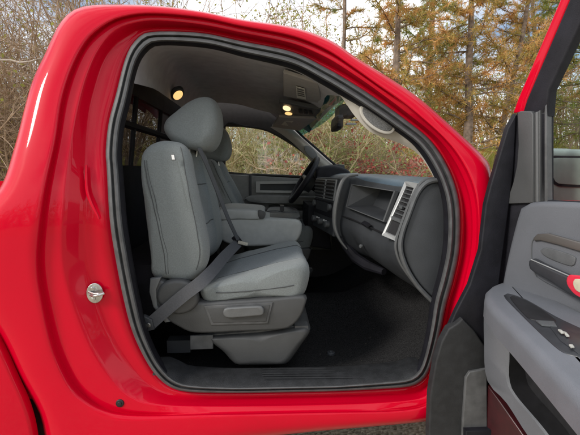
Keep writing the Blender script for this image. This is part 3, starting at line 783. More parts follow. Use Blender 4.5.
# lower glovebox seam + latch
b=MB()
seam=[face((x,y),Y,.004) for x,y,Y in ((343,216,.64),(352,219,.56),(368,226,.40),(386,234,.22))]
b.tube(seam,.0035,6); b.cur=1
c=face((367,224),.40,.006); b.box(c,.02,.09,.012,(Vector((.8,0,.5)),Vector((0,1,0)),Vector((-.5,0,.8))))
b.build('glovebox_latch',[M['rubber_dk'],M['black']],dash)
b=MB(); 
c=face((364,246),.46,.02); b.disc(c,(-1,-.5,0),.009,.01,14,.002); b.build('dash_knob',M['dash_rib'],dash)
# lower knee duct
b=MB(); b.tube([PY(338,232,.70),PY(346,246,.66),PY(356,258,.6),PY(368,266,.5),PY(384,272,.4)],[.015,.022,.026,.024,.015],10); b.build('lower_duct',M['black'],dash)
# centre stack: silver hoop
b=MB()
hp=[PY(x,y,.62) for x,y in cat([(358,174.5),(349,175.5),(343,180),(339,190),(336,203),(334.5,215),(335,228),(340,240),(347,249)],30,False)]
b.tube(hp,[.008+.006*math.sin(math.pi*i/29)-.004*(i/29) for i in range(30)],10)
b.build('stack_trim',M['hoop'],dash)
# stack face panel
SF=[((320,177),1.02),((344,178),.66),((336,236),.66),((316,225),1.02)]
b=MB(); P=[face(p,Y,.02) for p,Y in SF]; ns=(P[1]-P[0]).cross(P[3]-P[0]).normalized(); ns=ns if ns.x<0 else -ns
b.slab(P,ns,.05,.006)
cs=b.build('centre_stack',M['dash'],dash)
def SQ(u,v,o=.0): return (P[0]*(1-u)+P[1]*u)*(1-v)+(P[3]*(1-u)+P[2]*u)*v+ns*o
def sq(mb,u0,u1,v0,v1,o,th,bev=0): mb.slab([SQ(u0,v0,o),SQ(u1,v0,o),SQ(u1,v1,o),SQ(u0,v1,o)],ns,th,bev)
b=MB(); sq(b,.04,.50,.03,.40,.008,.006,.002); sq(b,.53,.92,.03,.40,.008,.006,.002); b.cur=1
sq(b,.07,.47,.05,.38,.0105,.003); sq(b,.56,.89,.05,.38,.0105,.003); b.cur=2
for k in range(5):
    sq(b,.07,.47,.07+k*.065,.095+k*.065,.016,.006); sq(b,.56,.89,.07+k*.065,.095+k*.065,.016,.006)
b.build('air_vent',[M['silver'],M['rubber_dk'],M['dash_rib']],cs,smooth=False)
b=MB(); sq(b,.06,.92,.43,.70,.010,.006,.002); b.cur=1; sq(b,.2,.75,.46,.62,.0125,.002)
b.build('radio',[M['black'],M['switch']],cs,smooth=False)
for u,v in((.12,.52),(.85,.52),(.16,.83),(.48,.83),(.80,.83)):
    b=MB(); b.disc(SQ(u,v,.025),ns,.017,.024,16,.004); b.build('control_knob',M['dash_rib'],cs)
for u in(.25,.36,.6,.7):
    b=MB(); sq(b,u,u+.05,.77,.80,.012,.004); b.build('stack_marking',M['white'],cs)
# key & silver fob tag left of the stack
b=MB(); p=PY(330,206,.98); b.slab([p+Vector((-.0,0,0))+Vector((a,0,c)) for a,c in cat([(-.008,.03),(.008,.03),(.012,0),(.008,-.03),(-.008,-.03),(-.012,0)],16)],(0,-1,0),.006,.002); b.build('ignition_key',M['chrome'],dash)
# instrument cluster hood
b=MB(); q=px2([(316,170),(326,165.5),(338,166),(350,172),(350,185),(332,186),(318,182)],1.12); puffy(b,q,1.10,1.48,.02,5,None,40,3); b.build('cluster_hood',M['black'],dash)
b=MB(); p=PY(340,166.5,1.2); b.slab([p+Vector((a,c*.0,d)) for a,c,d in((-.03,0,-.01),(.03,0,-.015),(.03,0,.012),(-.03,0,.014))],(0,-1,0),.2,.004); b.build('cluster_cap',M['dash'],dash)
# lower column panel
b=MB(); b.slab(on([(308,205),(322,206),(330,236),(332,250),(306,246)],1.12),(0,-1,0),.35,.01); b.build('column_panel',M['black'],dash)
# steering wheel
sw=MB(); wc=PY(304,180,1.28); ax=Vector((-math.cos(R(32)),0,math.sin(R(32)))).normalized()*1
u1=Vector((0,1,0)); u2=Vector((math.sin(R(32)),0,math.cos(R(32))))
rimp=[wc+u1*math.cos(t)*.185+u2*math.sin(t)*.158 for t in np.linspace(0,2*math.pi,41)]
sw.tube(rimp,.0165,10,False)
wheel=sw.build('steering_wheel',M['black'],truck)
b=MB(); b.disc(wc+ax*-.0-Vector((-.02,0,0)),-Vector((.85,0,-.53)),.065,.05,24,.015); 
for a in(R(10),R(170),R(270)):
    e=wc+u1*math.cos(a)*.178+u2*math.sin(a)*.15; b.tube([wc+Vector((.02,0,0)),e],[.022,.012],8)
b.build('wheel_hub',M['dash'],wheel)
b=MB(); b.tube([wc+Vector((.03,0,-.01)),wc+Vector((.30,0,-.17))],[.035,.05],14); b.tube([wc+Vector((.08,-.03,-.02)),wc+Vector((.07,-.19,.02))],[.006,.009],8); b.build('steering_column',M['black'],wheel)

# ================================================================== OPEN DOOR
DP=Vector((.74,-.10,0)); U=Vector((.287,-.958,0)).normalized(); N=Vector((-U.y*-1,0,0))
N=Vector((U.y,-U.x,0))        # towards the cab side of the door skin
if N.x>0: N=-N
def PD(px,py,w): return PL(px,py,DP+N*w,N)
def dp(pts,w): return [PD(x,y,w) for x,y in pts]
# black inner shell of the door
b=MB()
shell=[(517,112),(508,128),(499,158),(491,185),(487,205),(483,250),(472,285),(457,312),(449,328),(441,345),(436,372),(432,395),(432,470),(760,520),(760,205),(560,201),(546,200),(546,112)]
b.slab(dp(shell,-.02),N,.03,.004)
door=b.build('door',M['black'],truck,angle=40); door['label']='open red passenger door with grey inner panel'
# window frame: red outer edge and black inner
b=MB(); b.slab(dp([(512.5,113),(517,100),(563,-8),(580,-48),(590,-48),(573,-8),(527,100),(524,113)],-.035),N,.05,.006); b.build('frame_skin',M['paint'],door,angle=50)
b=MB(); b.slab(dp([(521,116),(526,100),(572,-8),(588,-44),(640,-90),(700,-100),(700,-80),(650,-70),(602,-30),(583,18),(549,90),(547,116)],-.02),N,.03,.008); b.build('window_frame',M['black'],door,angle=50)
# sail trim and glass run
b=MB(); b.slab(dp([(517,113),(520,111),(531,111),(533,114),(533,203),(506,204),(508,197),(513,182),(516.5,165),(518,145)],-.008),N,.02,.004); b.build('sail_trim',M['trim'],door,angle=50)
b=MB(); b.slab(dp([(532.5,114),(540,110),(540,202),(533,202)],-.014),N,.02,.002); b.cur=1
b.slab(dp([(540,111),(546.5,104),(546.5,140),(547.5,202),(540,202)],-.02),N,.02,.002); b.cur=2
b.slab(dp([(535.5,112),(537.5,112),(538,202),(536,202)],-.011),N,.004,.001)
b.build('glass_channel',[M['trim'],M['rubber'],M['trim_lt']],door)
b=MB(); b.slab(dp([(545,215),(545,95),(580,20),(600,-30),(700,-80),(760,-80),(760,215)],-.06),N,.004); b.build('door_glass',M['glass'],door)
# outer skin
b=MB(); b.slab([p for p in dp([(517,200),(760,206),(760,560),(500,560),(470,420),(486,300)],-.055)],N,.07,.01); b.build('outer_skin',M['paint'],door)
# door mirror seen through the glass
b=MB(); b.slab(dp(cat([(541,152),(552,149),(600,150),(640,152),(640,196),(600,214),(545,214),(540,200)],40),-.24),N,.10,.02,4)
mh=b.build('door_mirror',M['mirgrey'],door,angle=60)
b=MB(); b.slab(dp(cat([(548,157),(551,155.5),(556,155.5),(600,156),(636,157),(636,190),(600,188),(562,186.5),(555,185),(551,180)],50),-.235),N,.006,.001); b.cur=1
b.slab(dp(cat([(550.5,160),(553,158.3),(558,158),(600,158.5),(634,160),(634,188),(600,186),(563,184),(557,182.5),(553.5,178)],50),-.233),N,.004,.001)
b.build('mirror_glass',[M['rubber_dk'],M['mirgrey']],mh)  # pane is flat grey-green, its reflection put into the colour
# main inner panel
b=MB()
mp=[(519,208),(526,203),(545,201.5),(580,203),(640,206),(760,215),(760,560),(620,520),(560,470),(520,405),(502,360),(497,320),(499,295),(505,262),(512,232)]
b.slab(dp(cat(mp,90),.0),N,.03,.016,5); pan=b.build('inner_panel',M['doorpan'],door,angle=60)
# upper recess + chrome strip
b=MB(); b.slab(dp(cat([(532,240),(536,236.5),(545,236),(580,246),(640,262),(640,320),(600,310),(560,290),(536,276),(532,262)],50),.006),N,.004,.002); b.build('handle_recess',M['doorpan'],door)
b=MB(); b.tube([PD(x,y,.007) for x,y in cat([(536,276),(532,262),(532,243),(536,236.5)],16,False)],.0016,6); b.build('recess_edge',M['dash_rib'],door)
b=MB(); b.slab(dp([(533,238),(537,234),(548,233.5),(582,243),(640,260),(640,270),(582,252.5),(556,244.5),(540,240.5),(534,241)],.014),N,.008,.003); b.build('chrome_strip',pmat('bronze_trim',(.16,.15,.14),.35,metal=.6),door)
b=MB(); b.slab(dp(cat([(540,251),(548,248),(573,256),(575,262),(570,266),(548,258)],24),.010),N,.003,.002); b.build('pull_cup',M['dash_rib'],door)
# inner handle
b=MB(); b.slab(dp(cat([(528,261),(531,259),(545,266),(565,275),(590,285),(610,292),(610,312),(590,305),(568,294),(548,281),(531,271),(528,266)],50),.034),N,.02,.007)
ih=b.build('inner_handle',M['switch'],door,angle=60)
b=MB(); b.tube([PD(x,y,.037) for x,y in((531,259.5),(545,265.5),(567,275),(590,284))],.0016,6); b.build('handle_edge',M['silver'],ih)
b=MB(); b.slab(dp(cat([(566.5,277),(571,275),(600,281),(600,304),(578,297),(569,289),(566,283)],30),.042),N,.012,.004); b.cur=1
b.slab(dp(cat([(573,281),(578,279),(600,284),(600,300),(580,293),(574,288)],30),.045),N,.006,.002)
b.build('handle_reflector',[M['redmark'],M['beigemark']],ih)
# armrest, built on its own level
ZA=.98
b=MB()
ar=[(484.5,296),(485,290),(490,285),(501,281),(513,281.5),(560,300),(620,330),(700,375),(700,480),(620,440),(580,399),(545,362),(515,331),(492,308)]
ap_=[PZ(x,y,ZA) for x,y in cat(ar,90)]
b.slab(ap_,(0,0,1),.06,.022,6); arm=b.build('armrest',M['doorarm'],door,angle=60)
b=MB(); sp_=cat([(503.5,295),(507,293),(526,299),(558,317),(590,332),(640,356),(640,392),(600,366),(580,357),(566,353),(556,347),(533,326),(507,300)],70)
b.slab([PZ(x,y,ZA+.002) for x,y in sp_],(0,0,1),.006,.003); swp=b.build('switch_panel',M['switch'],door)
b=MB(); b.slab([PZ(x,y,ZA+.0035) for x,y in cat([(510,297),(522,298.5),(540,308),(556,320),(553,322),(536,320),(526,316)],40)],(0,0,1),.004,.001); b.build('pull_well',M['rubber_dk'],swp)
b=MB(); 
for pl,mm in (([(536,320),(554,321),(557,326),(542,325)],1),([(558,329),(561.5,329.5),(565,332.5),(561.5,332.8)],2),([(563.5,331),(566.5,332),(569.5,335.5),(566.5,335.5)],2),([(569,344),(572.5,344),(574.5,346.5),(571,346.8)],2),([(548,324),(580,334),(600,345),(600,360),(578,353),(560,340)],0)):
    b.cur={0:0,1:1,2:2}[mm]; o={0:.004,1:.006,2:.010}[mm]
    b.slab([PZ(x,y,ZA+o) for x,y in pl],(0,0,1),.003,.0008)
b.build('window_switch',[M['switch'],M['dash_rib'],M['label']],swp)
# lower pocket frame
b=MB()
pf=[(484,304),(494,312),(515,334),(545,365),(580,402),(620,445),(620,560),(560,470),(530,440),(505,402),(486,380),(483,340)]
pin_=[(509,341),(516,345),(548,377),(580,412),(612,446),(612,520),(575,475),(545,432),(515,396),(508,380),(508,360)]
PO=dp(cat(pf,64),.075); PI=dp(cat(pin_,64),.075)
# match start points by angle round the centroid
def ringmatch(a,b_,N_=64):
    ca=sum(b_,Vector())/len(b_)
    def f(pts):
        an=[]; 
        for p in pts:
            d=p-ca; an.append(math.atan2(d.z,d.dot(U)))
        i=min(range(len(pts)),key=lambda k:abs(an[k]-math.pi*.999)); return pts[i:]+pts[:i]
    return f(a),f(b_)
PO,PI=ringmatch(PO,PI)
back=[p-N*.07 for p in PI]; backo=[p-N*.075 for p in PO]
b.rings([backo,[p-N*.004 for p in PO],[p+(q-p)*.06 for p,q in zip(PO,PI)],[p+(q-p)*.92 for p,q in zip(PO,PI)],[p-N*.006 for p in PI]]); b.cur=1
b.rings([[p-N*.0055 for p in PI],back]); b.build('pocket_frame',[M['doorpan'],M['rubber_dk']],door,angle=40)
b=MB(); b.slab(back,N,.004); b.build('map_pocket',M['rubber_dk'],door)
b=MB(); b.slab([PY(x,y,-.092) for x,y in [(516.5,113),(508,128),(499,158),(491,185),(486,205),(481,250),(470,285),(456,312),(449,328),(440,345),(436,372),(431,395),(431,470),(500,470),(497,300),(505,240),(514,170)]],Vector((0,-1,0)),.02,.005)
b.build('hinge_cover',M['black'],door)
# hinge-side plastic cover
b=MB(); b.slab([PY(x,y,-.112) for x,y in [(449,329),(457,324),(463,319),(474,330),(488,350),(489,500),(440,500),(431,470),(429,435),(430.5,395),(436,362),(442,342)]],Vector((0,-1,0)),.03,.006)
M['kick']=pmat('kick_plastic',(.022,.023,.025),.6,noise=.15,bump=.4,bscale=500,spec=.3)
b.build('kick_cover',M['kick'],door,angle=40)
b=MB(); b.slab([PY(x,y,-.122) for x,y in [(466,378),(470,372),(487,369),(488,500),(461,500),(463,420)]],Vector((0,-1,0)),.014,.004); b.build('cover_step',M['rubber'],door)
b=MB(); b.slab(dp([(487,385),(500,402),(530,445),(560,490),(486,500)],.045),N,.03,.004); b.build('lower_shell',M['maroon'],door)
b=MB(); b.slab([PY(x,y,-.14) for x,y in [(466,431),(495,430),(498,450),(466,450)]],Vector((0,-1,0)),.03,.004); b.build('door_check',M['black'],door)
# cowl corner / hinge bits by the fender
b=MB(); c=RS(488,182,.0); b.box(c+Vector((.01,.0,.0)),.015,.03,.05); b.build('door_hinge',M['steel'],truck)

# ================================================================== WORLD & GROUND
rnd=random.Random(7)
def gz(x,y):
    r=max(0,y-3.2); h=2.1*(1-math.exp(-(r/5.5)**2)) 
    return h+.04*math.sin(x*1.3+y*.7)+.03*math.sin(x*2.9-y*1.7) if y>2.5 else .0
# ground sheet
b=MB(); xs=np.concatenate([np.linspace(-200,-14,8),np.linspace(-12,12,49),np.linspace(14,200,8)]); ys=np.concatenate([np.linspace(-60,-3,6),np.linspace(-2,14,41),np.linspace(16,250,9)])
b.rings([[Vector((x,y,gz(x,y))) for x in xs] for y in ys],closed=False)
gm,nt,bb=newmat('dry_ground'); tc=nt.nodes.new('ShaderNodeTexCoord')
n1=nt.nodes.new('ShaderNodeTexNoise'); n1.inputs['Scale'].default_value=1.1; n1.inputs['Detail'].default_value=6
n2=nt.nodes.new('ShaderNodeTexNoise'); n2.inputs['Scale'].default_value=60; n2.inputs['Detail'].default_value=6
r1=nt.nodes.new('ShaderNodeValToRGB'); r1.color_ramp.elements[0].color=(.46,.39,.27,1); r1.color_ramp.elements[1].color=(.34,.32,.14,1); r1.color_ramp.elements[0].position=.42; r1.color_ramp.elements[1].position=.6
r2=nt.nodes.new('ShaderNodeValToRGB'); r2.color_ramp.elements[0].color=(.35,.35,.35,1); r2.color_ramp.elements[1].color=(1.5,1.4,1.3,1); r2.color_ramp.elements[0].position=.3; r2.color_ramp.elements[1].position=.7
mm=nt.nodes.new('ShaderNodeMixRGB'); mm.blend_type='MULTIPLY'; mm.inputs[0].default_value=1
for n_ in(n1,n2): nt.links.new(tc.outputs['Object'],n_.inputs['Vector'])
nt.links.new(n1.outputs[0],r1.inputs[0]); nt.links.new(n2.outputs[0],r2.inputs[0]); nt.links.new(r1.outputs[0],mm.inputs[1]); nt.links.new(r2.outputs[0],mm.inputs[2]); nt.links.new(mm.outputs[0],bb.inputs['Base Color']); bb.inputs['Roughness'].default_value=1
g=b.build('ground',gm,None,angle=90); g['kind']='structure'

dm,nt,bb=newmat('gravel'); tc=nt.nodes.new('ShaderNodeTexCoord'); vo_=nt.nodes.new('ShaderNodeTexVoronoi'); vo_.inputs['Scale'].default_value=55; nt.links.new(tc.outputs['Object'],vo_.inputs['Vector'])
r1=nt.nodes.new('ShaderNodeValToRGB'); r1.color_ramp.elements[0].color=(.28,.24,.16,1); r1.color_ramp.elements[1].color=(.62,.54,.40,1); nt.links.new(vo_.outputs['Color'],r1.inputs[0]); nt.links.new(r1.outputs[0],bb.inputs['Base Color']); bb.inputs['Roughness'].default_value=1
bp=nt.nodes.new('ShaderNodeBump'); bp.inputs['Distance'].default_value=.01; nt.links.new(vo_.outputs['Distance'],bp.inputs['Height']); nt.links.new(bp.outputs['Normal'],bb.inputs['Normal'])
b=MB(); b.rings([[Vector((x,y,.035)) for x in (-40,-10,-3,0,3,10,40)] for y in (-7,-4,-2,0,1.2,2.2)],closed=False); o=b.build('driveway',dm); o['kind']='structure'
# ---- vegetation
def leafmat(name,cols,trans=.35):
    m,nt,bb=newmat(name); gi=nt.nodes.new('ShaderNodeTexCoord'); nz=nt.nodes.new('ShaderNodeTexNoise'); nz.inputs['Scale'].default_value=2.3; nz.inputs['Detail'].default_value=8; nz.inputs['Roughness'].default_value=.75
    nt.links.new(gi.outputs['Object'],nz.inputs['Vector']); r=nt.nodes.new('ShaderNodeValToRGB'); cr=r.color_ramp
    cr.elements[0].position=.36; cr.elements[1].position=.64; cr.elements[0].color=(*cols[0],1); cr.elements[1].color=(*cols[-1],1)
    for k,c in enumerate(cols[1:-1]): e=cr.elements.new(.36+.28*(k+1)/(len(cols)-1)); e.color=(*c,1)
    nt.links.new(nz.outputs[0],r.inputs[0]); nt.links.new(r.outputs[0],bb.inputs['Base Color']); bb.inputs['Roughness'].default_value=.8; bb.inputs['Specular IOR Level'].default_value=.1
    tr=nt.nodes.new('ShaderNodeBsdfTranslucent'); nt.links.new(r.outputs[0],tr.inputs[0]); mx=nt.nodes.new('ShaderNodeMixShader'); mx.inputs[0].default_value=trans
    out=nt.nodes['Material Output']; nt.links.new(bb.outputs[0],mx.inputs[1]); nt.links.new(tr.outputs[0],mx.inputs[2]); nt.links.new(mx.outputs[0],out.inputs[0]); return m
M['needle']=leafmat('pine_needles',[(.20,.26,.07),(.46,.37,.11),(.70,.40,.15),(.80,.50,.24)])
M['needle_g']=leafmat('green_needles',[(.15,.25,.06),(.32,.38,.09),(.54,.44,.14)])
M['red_leaf']=leafmat('red_leaves',[(.36,.06,.06),(.52,.13,.10),(.48,.24,.18)])
M['yellow_leaf']=leafmat('yellow_leaves',[(.44,.38,.08),(.32,.34,.09),(.48,.33,.12)])
M['green_leaf']=leafmat('green_brush_leaves',[(.20,.28,.09),(.36,.42,.15),(.46,.44,.20)])
M['grassm']=leafmat('grass_blades',[(.30,.35,.08),(.52,.50,.13),(.62,.54,.22)])
M['straw']=leafmat('straw_stems',[(.50,.42,.24),(.60,.52,.32),(.40,.34,.19)])
M['bark']=pmat('bark',(.20,.15,.115),.95,noise=.35,nscale=14,bump=1,bscale=60)
M['twig']=pmat('twig_bark',(.38,.27,.18),.9,noise=.35,nscale=8)
M['palebark']=pmat('pale_bark',(.42,.36,.30),.9,noise=.25,nscale=9)

def rv(r): 
    while True:
        v=Vector((r.uniform(-1,1),r.uniform(-1,1),r.uniform(-1,1)))
        if .05<v.length<1: return v.normalized()
class Veg:
    def __init__(s): s.v=[];s.f=[]
    def seg(s,a,c,ra,rc,k=3):
        t=(c-a).normalized(); u=t.orthogonal().normalized(); w=t.cross(u); i=len(s.v)
        for p,r in((a,ra),(c,rc)):
            for q in range(k):
                an=2*math.pi*q/k; s.v.append(tuple(p+u*math.cos(an)*r+w*math.sin(an)*r))
        for q in range(k):
            j=(q+1)%k; s.f.append((i+q,i+j,i+k+j,i+k+q))
    def path(s,pts,r0,r1,k=3):
        n=len(pts)-1
        for i in range(n): s.seg(pts[i],pts[i+1],mix(r0,r1,i/n),mix(r0,r1,(i+1)/n),k)
    def blade(s,p,d,L,w,r):
        u=d.cross(rv(r)).normalized()*w; i=len(s.v); s.v+= [tuple(p-u),tuple(p+u),tuple(p+d*L)]; s.f.append((i,i+1,i+2))
    def leaf(s,p,L,w,r):
        d=rv(r); u=d.cross(rv(r)).normalized()*w; i=len(s.v); s.v+=[tuple(p),tuple(p+d*L*.5+u),tuple(p+d*L),tuple(p+d*L*.5-u)]; s.f.append((i,i+1,i+2,i+3))
    def build(s,name,mat,parent=None):
        me=bpy.data.meshes.new(name); me.from_pydata(s.v,[],s.f); me.materials.append(mat); o=bpy.data.objects.new(name,me); col.objects.link(o)
        if parent: o.parent=parent
        return o
def wander(p,d,L,n,r,bend=.25,up=0):
    pts=[p.copy()]; d=d.normalized()
    for i in range(n):
        d=(d+rv(r)*bend+Vector((0,0,up))).normalized(); p=p+d*(L/n); pts.append(p.copy())
    return pts
def empty(name,loc,label,cat_,group=None):
    o=bpy.data.objects.new(name,None); o.location=loc; col.objects.link(o); o['label']=label; o['category']=cat_
    if group:o['group']=group
    return o
def rel(o,root): return o
def pine(loc,H,lean,seed,label,matn='needle',dens=1.0,r0=.11,first=.18,reach=2.0):
    r=random.Random(seed); root=empty('pine_tree',loc,label,'tree','pine trees behind the truck')
    tr=Veg(); cr=Veg()
    p=Vector((0,0,-.2)); trunk=wander(p,Vector((lean,0,1)),H,14,r,.05,.02)
    tr.path(trunk,r0,.02,8)
    nb=int(46*dens)
    for k in range(nb):
        t=first+(1-first)*(k+.5)/nb; q=trunk[min(13,int(t*14))].lerp(trunk[min(14,int(t*14)+1)],t*14-int(t*14))
        an=r.uniform(0,2*math.pi); L=reach*(1-t*.75)*r.uniform(.6,1.15)
        d=Vector((math.cos(an),math.sin(an),r.uniform(-.15,.45)))
        br=wander(q,d,L,7,r,.22,.03); tr.path(br,.028*(1-t*.6),.006,4)
        for m in range(1,8):
            for z in range(3):
                s_=br[m].lerp(br[m-1],r.random()); d2=((br[m]-br[m-1]).normalized()+rv(r)*.9).normalized(); tw=wander(s_,d2,L*r.uniform(.12,.32),3,r,.3)
                tr.path(tw,.006,.003,3)
                if r.random()<.13: continue
                for e in range(1,4):
                    for nn_ in range(11):
                        pp=tw[e].lerp(tw[e-1],r.random()); dd_=((tw[e]-tw[e-1]).normalized()*.7+rv(r)).normalized(); cr.blade(pp,dd_,r.uniform(.08,.17),.0062,r)
    tr.build('trunk',M['bark'],root); cr.build('crown',M[matn],root); return root
def bush(name,loc,H,spread,seed,label,cat_,group,br=1.0,nst=14,leafm=None,nleaf=0,twig='twig',lean=0,leafsize=.05,subs=7):
    r=random.Random(seed); root=empty(name,loc,label,cat_,group); st=Veg(); lf=Veg(); tips=[]
    for k in range(nst):
        a=r.uniform(0,6.28); d=Vector((math.cos(a)*spread/H*r.uniform(.2,1)+lean,math.sin(a)*spread/H*.6,1))
        p=Vector((math.cos(a)*.25*r.random(),math.sin(a)*.25*r.random(),-.1)); pts=wander(p,d,H*r.uniform(.6,1.1),8,r,.16)
        st.path(pts,.018*H/3,.004,4)
        for m in range(2,9):
            for z in range(subs//3+1):
                s_=pts[m].lerp(pts[m-1],r.random()); b2=wander(s_,(pts[m]-pts[m-1]).normalized()*.6+rv(r),br*H*r.uniform(.12,.3),4,r,.3); st.path(b2,.006,.0025,3)
                tips+=b2[1:]
                for y in range(2):
                    b3=wander(b2[2],rv(r)+Vector((0,0,.3)),H*r.uniform(.05,.13),2,r,.3); st.path(b3,.003,.0018,3); tips+=b3[1:]
    for k in range(nleaf):
        lf.leaf(tips[r.randrange(len(tips))]+rv(r)*.05,leafsize*r.uniform(.6,1.3),leafsize*.35,r)
    st.build('stems',M[twig],root)
    if leafm: lf.build('foliage',M[leafm],root)
    return root
def at(px,Y): 
    p=PY(px,170,Y); return (p.x,Y,gz(p.x,Y))
# pines right of and above the cab
pine(at(397,6.6),6.0,.02,11,'upright brown and green pine rising above the roof just left of the windshield pillar',dens=.9,reach=2.0)
pine(at(463,7.0),6.4,.10,12,'leaning pine with rusty orange needles, the thicker dark trunk nearest the pillar end','needle',dens=1.0,r0=.12,reach=2.1)
pine(at(492,7.6),6.4,.22,13,'slimmer pine leaning to the right just beside the open door window frame','needle',dens=.9,r0=.08,reach=2.0)
pine(at(430,9.5),7.5,-.05,14,'greener pine set back between the front pines','needle_g',dens=.9,reach=2.3)
pine(at(335,8.8),6.6,.03,15,'thin half bare pine over the middle of the roof','needle',dens=.5,reach=1.9,r0=.07)
pine(at(585,8.5),6.5,-.06,16,'pine seen through and above the open door window','needle_g',dens=1.0,reach=2.3)
pine(at(535,10.5),7.0,.03,17,'far pine directly behind the mirror corner of the open door','needle',dens=.9,reach=2.4)
# bare thicket left of the cab
gB='bare brush left of the cab'
bl_=[(-75,4.6,3.6,.25,'bare brown bush farthest left with arching twigs'),(-20,5.2,4.2,.1,'tall bare bush at the left frame edge with grey brown stems'),(25,4.8,3.9,-.1,'dense bare brush just left of the cab corner'),(70,6.0,4.6,.1,'bare bush peeking above the rear corner of the roof'),(120,7.5,5.0,0,'tall bare bush behind the rear part of the roof'),(5,7.0,5.2,.0,'taller bare bush behind the others at the left edge')]
for k,(px,Y,H,ln,lb) in enumerate(bl_):
    bush('bare_bush',at(px,Y),H,1.6,30+k,lb,'bush',gB,nst=22,leafm='yellow_leaf',nleaf=260,lean=ln,leafsize=.07,subs=9)
# fallen pale limb at left
v=Veg(); r=random.Random(5); p0=PY(-8,60,3.6); p1=PY(33,61,3.6)
pl=[p0,PY(10,60,3.6),PY(20,62.5,3.6),PY(30,61.5,3.6),PY(42,58,3.6)]; v.path(pl,.012,.008,6); v.path([PY(22,68,3.6),PY(27,65,3.62),PY(31,62,3.6)],.006,.004,5)
o=v.build('dead_branch',M['palebark']); setp(o,label='pale bare limb crossing the brown brush left of the cab roof',category='branch')
# brush seen through the driver's window and windshield
gC='brush behind the driver window'
wl=[(232,3.9,2.5,'straw',None,0,'straw coloured tangled shrub at the rear end of the driver window'),(262,4.3,2.6,'straw','green_leaf',1400,'pale tangled shrub with a few green leaves in the middle of the driver window'),(290,4.1,2.3,'straw','green_leaf',2600,'light green leafy shrub at the front of the driver window'),(335,4.6,2.5,'straw','green_leaf',3200,'green shrub behind the far windshield corner'),(405,4.6,1.9,'twig','green_leaf',2600,'dark twiggy shrub behind the near end of the dashboard'),(440,5.2,1.5,'twig','yellow_leaf',1500,'low shrub behind the base of the windshield pillar')]
for k,(px,Y,H,tw,lm,nl,lb) in enumerate(wl):
    bush('wild_shrub',at(px,Y),H,1.1,60+k,lb,'shrub',gC,nst=26,leafm=lm,nleaf=nl,twig=tw,leafsize=.045,subs=7,lean=.12)
for k,(px,Y,H,nl,lb) in enumerate([(309,3.0,1.70,220,'small red leaved bush seen at the front corner of the driver window'),(366,3.9,1.95,3800,'largest red leaved bush seen through the middle of the windshield'),(330,4.6,2.2,500,'red leaved bush above the far windshield pillar'),(388,4.2,1.5,900,'lowest red leaved bush just above the passenger air vent')]):
    bush('red_bush',at(px,Y),H,.22,80+k,lb,'bush','red leaved bushes',br=.55,nst=8,leafm='red_leaf',nleaf=nl,leafsize=.045,subs=6)
# far woodland as one mass
v=Veg(); lf=Veg(); r=random.Random(99)
for k in range(520):
    x=r.uniform(-17,19); y=r.uniform(10,20); H=r.uniform(2.5,5.5)*(.75 if x>4 else 1)
    pts=wander(Vector((x,y,gz(x,y)-.1)),Vector((r.uniform(-.3,.3),0,1)),H,7,r,.15); v.path(pts,.035,.008,3)
    for m in range(1,8):
        for z in range(4): 
            b2=wander(pts[m],rv(r)+Vector((0,0,.4)),r.uniform(.4,1.1),3,r,.3); v.path(b2,.010,.005,3)
            for q in range(3): lf.leaf(b2[r.randint(1,3)]+rv(r)*.1,r.uniform(.06,.13),.03,r)
fw=v.build('far_woodland',M['twig']); setp(fw,kind='stuff',label='hazy mass of bare brown trees far behind the pines',category='woodland')
lfo=lf.build('foliage',M['yellow_leaf'],fw); lfo['kind']='stuff'
v=Veg(); lf=Veg(); r=random.Random(98)  # unseen trees added to put a darker band in the paint reflections
for k in range(150):
    x=r.uniform(-30,30); y=r.uniform(-26,-18); H=r.uniform(3.5,6)
    pts=wander(Vector((x,y,-.1)),Vector((r.uniform(-.2,.2),0,1)),H,6,r,.12); v.path(pts,.09,.02,4)
    for m in range(1,7):
        for z in range(3):
            b2=wander(pts[m],rv(r)+Vector((0,0,.4)),r.uniform(.6,1.5),3,r,.3); v.path(b2,.02,.008,3)
            for q in range(5): lf.leaf(b2[r.randint(1,3)]+rv(r)*.3,r.uniform(.2,.45),.12,r)
fw=v.build('reflection_woodland',M['bark']); setp(fw,kind='stuff',label='unseen tree line behind the camera, added to reflect in the truck paint',category='woodland')
lfo=lf.build('foliage',M['needle_g'],fw); lfo['kind']='stuff'
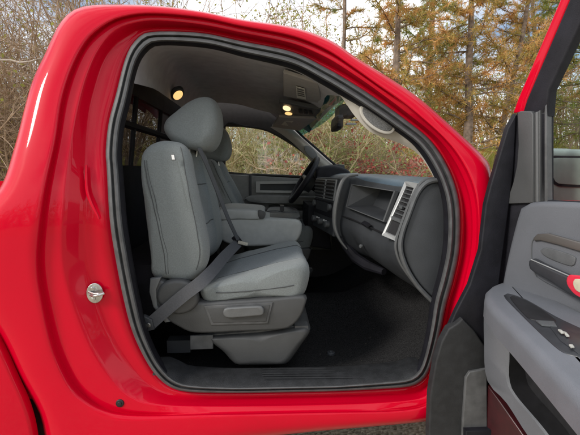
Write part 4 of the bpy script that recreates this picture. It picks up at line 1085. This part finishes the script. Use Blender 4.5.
# grass
v=Veg(); r=random.Random(3)
for k in range(52000):
    y=2.6+ (r.random()**1.3)*10; half=(y+1.3)*.95; x=r.uniform(-half,half); s=.16 if y<4 else .34
    v.blade(Vector((x,y,gz(x,y)-.02)),(Vector((0,0,1))+rv(r)*.5).normalized(),s*r.uniform(.5,1.3),.006+.0007*y,r)
for k in range(2500):
    x=r.uniform(-1.6,1.6); y=r.uniform(-.5,2.6); v.blade(Vector((x,y,-.005)),(Vector((0,0,1))+rv(r)*.8).normalized(),r.uniform(.02,.06),.003,r)
o=v.build('grass',M['grassm']); setp(o,kind='stuff',label='dry yellow green grass on the bank behind the truck',category='grass')

# ================================================================== LIGHT
w=bpy.data.worlds.new('World'); scene.world=w; w.use_nodes=True; nt=w.node_tree; bg=nt.nodes['Background']
sky=nt.nodes.new('ShaderNodeTexSky'); sky.sky_type='NISHITA'; sky.sun_disc=False
EL,AZ=R(33),R(-60)     # sun behind the camera, a little left
sdir=Vector((math.sin(AZ)*math.cos(EL),-math.cos(AZ)*math.cos(EL),math.sin(EL)))
sky.sun_elevation=EL; sky.sun_rotation=math.atan2(sdir.x,sdir.y); sky.air_density=1.0; sky.dust_density=2.0
tc=nt.nodes.new('ShaderNodeTexCoord'); mp_=nt.nodes.new('ShaderNodeMapping'); mp_.inputs['Scale'].default_value=(1,1,2.5); nz=nt.nodes.new('ShaderNodeTexNoise'); nz.inputs['Scale'].default_value=2.2; nz.inputs['Detail'].default_value=7
cr=nt.nodes.new('ShaderNodeValToRGB'); cr.color_ramp.elements[0].position=.36; cr.color_ramp.elements[1].position=.56
mxw=nt.nodes.new('ShaderNodeMixRGB'); mxw.inputs[2].default_value=(10.5,10.7,11,1)
nt.links.new(tc.outputs['Generated'],mp_.inputs[0]); nt.links.new(mp_.outputs[0],nz.inputs['Vector']); nt.links.new(nz.outputs[0],cr.inputs[0]); nt.links.new(cr.outputs[0],mxw.inputs[0]); nt.links.new(sky.outputs[0],mxw.inputs[1]); nt.links.new(mxw.outputs[0],bg.inputs[0])
bg.inputs[1].default_value=.15
sl=bpy.data.lights.new('sun','SUN'); sl.energy=2.6; sl.angle=R(14); sl.color=(1,.94,.86); so=bpy.data.objects.new('sun',sl); col.objects.link(so); so.rotation_euler=(-sdir).to_track_quat('-Z','Y').to_euler()
scene.view_settings.view_transform='Standard'; scene.view_settings.look='None'; scene.view_settings.exposure=0
scene.render.engine='CYCLES'; scene.cycles.max_bounces=12; scene.cycles.diffuse_bounces=6; scene.cycles.transparent_max_bounces=16
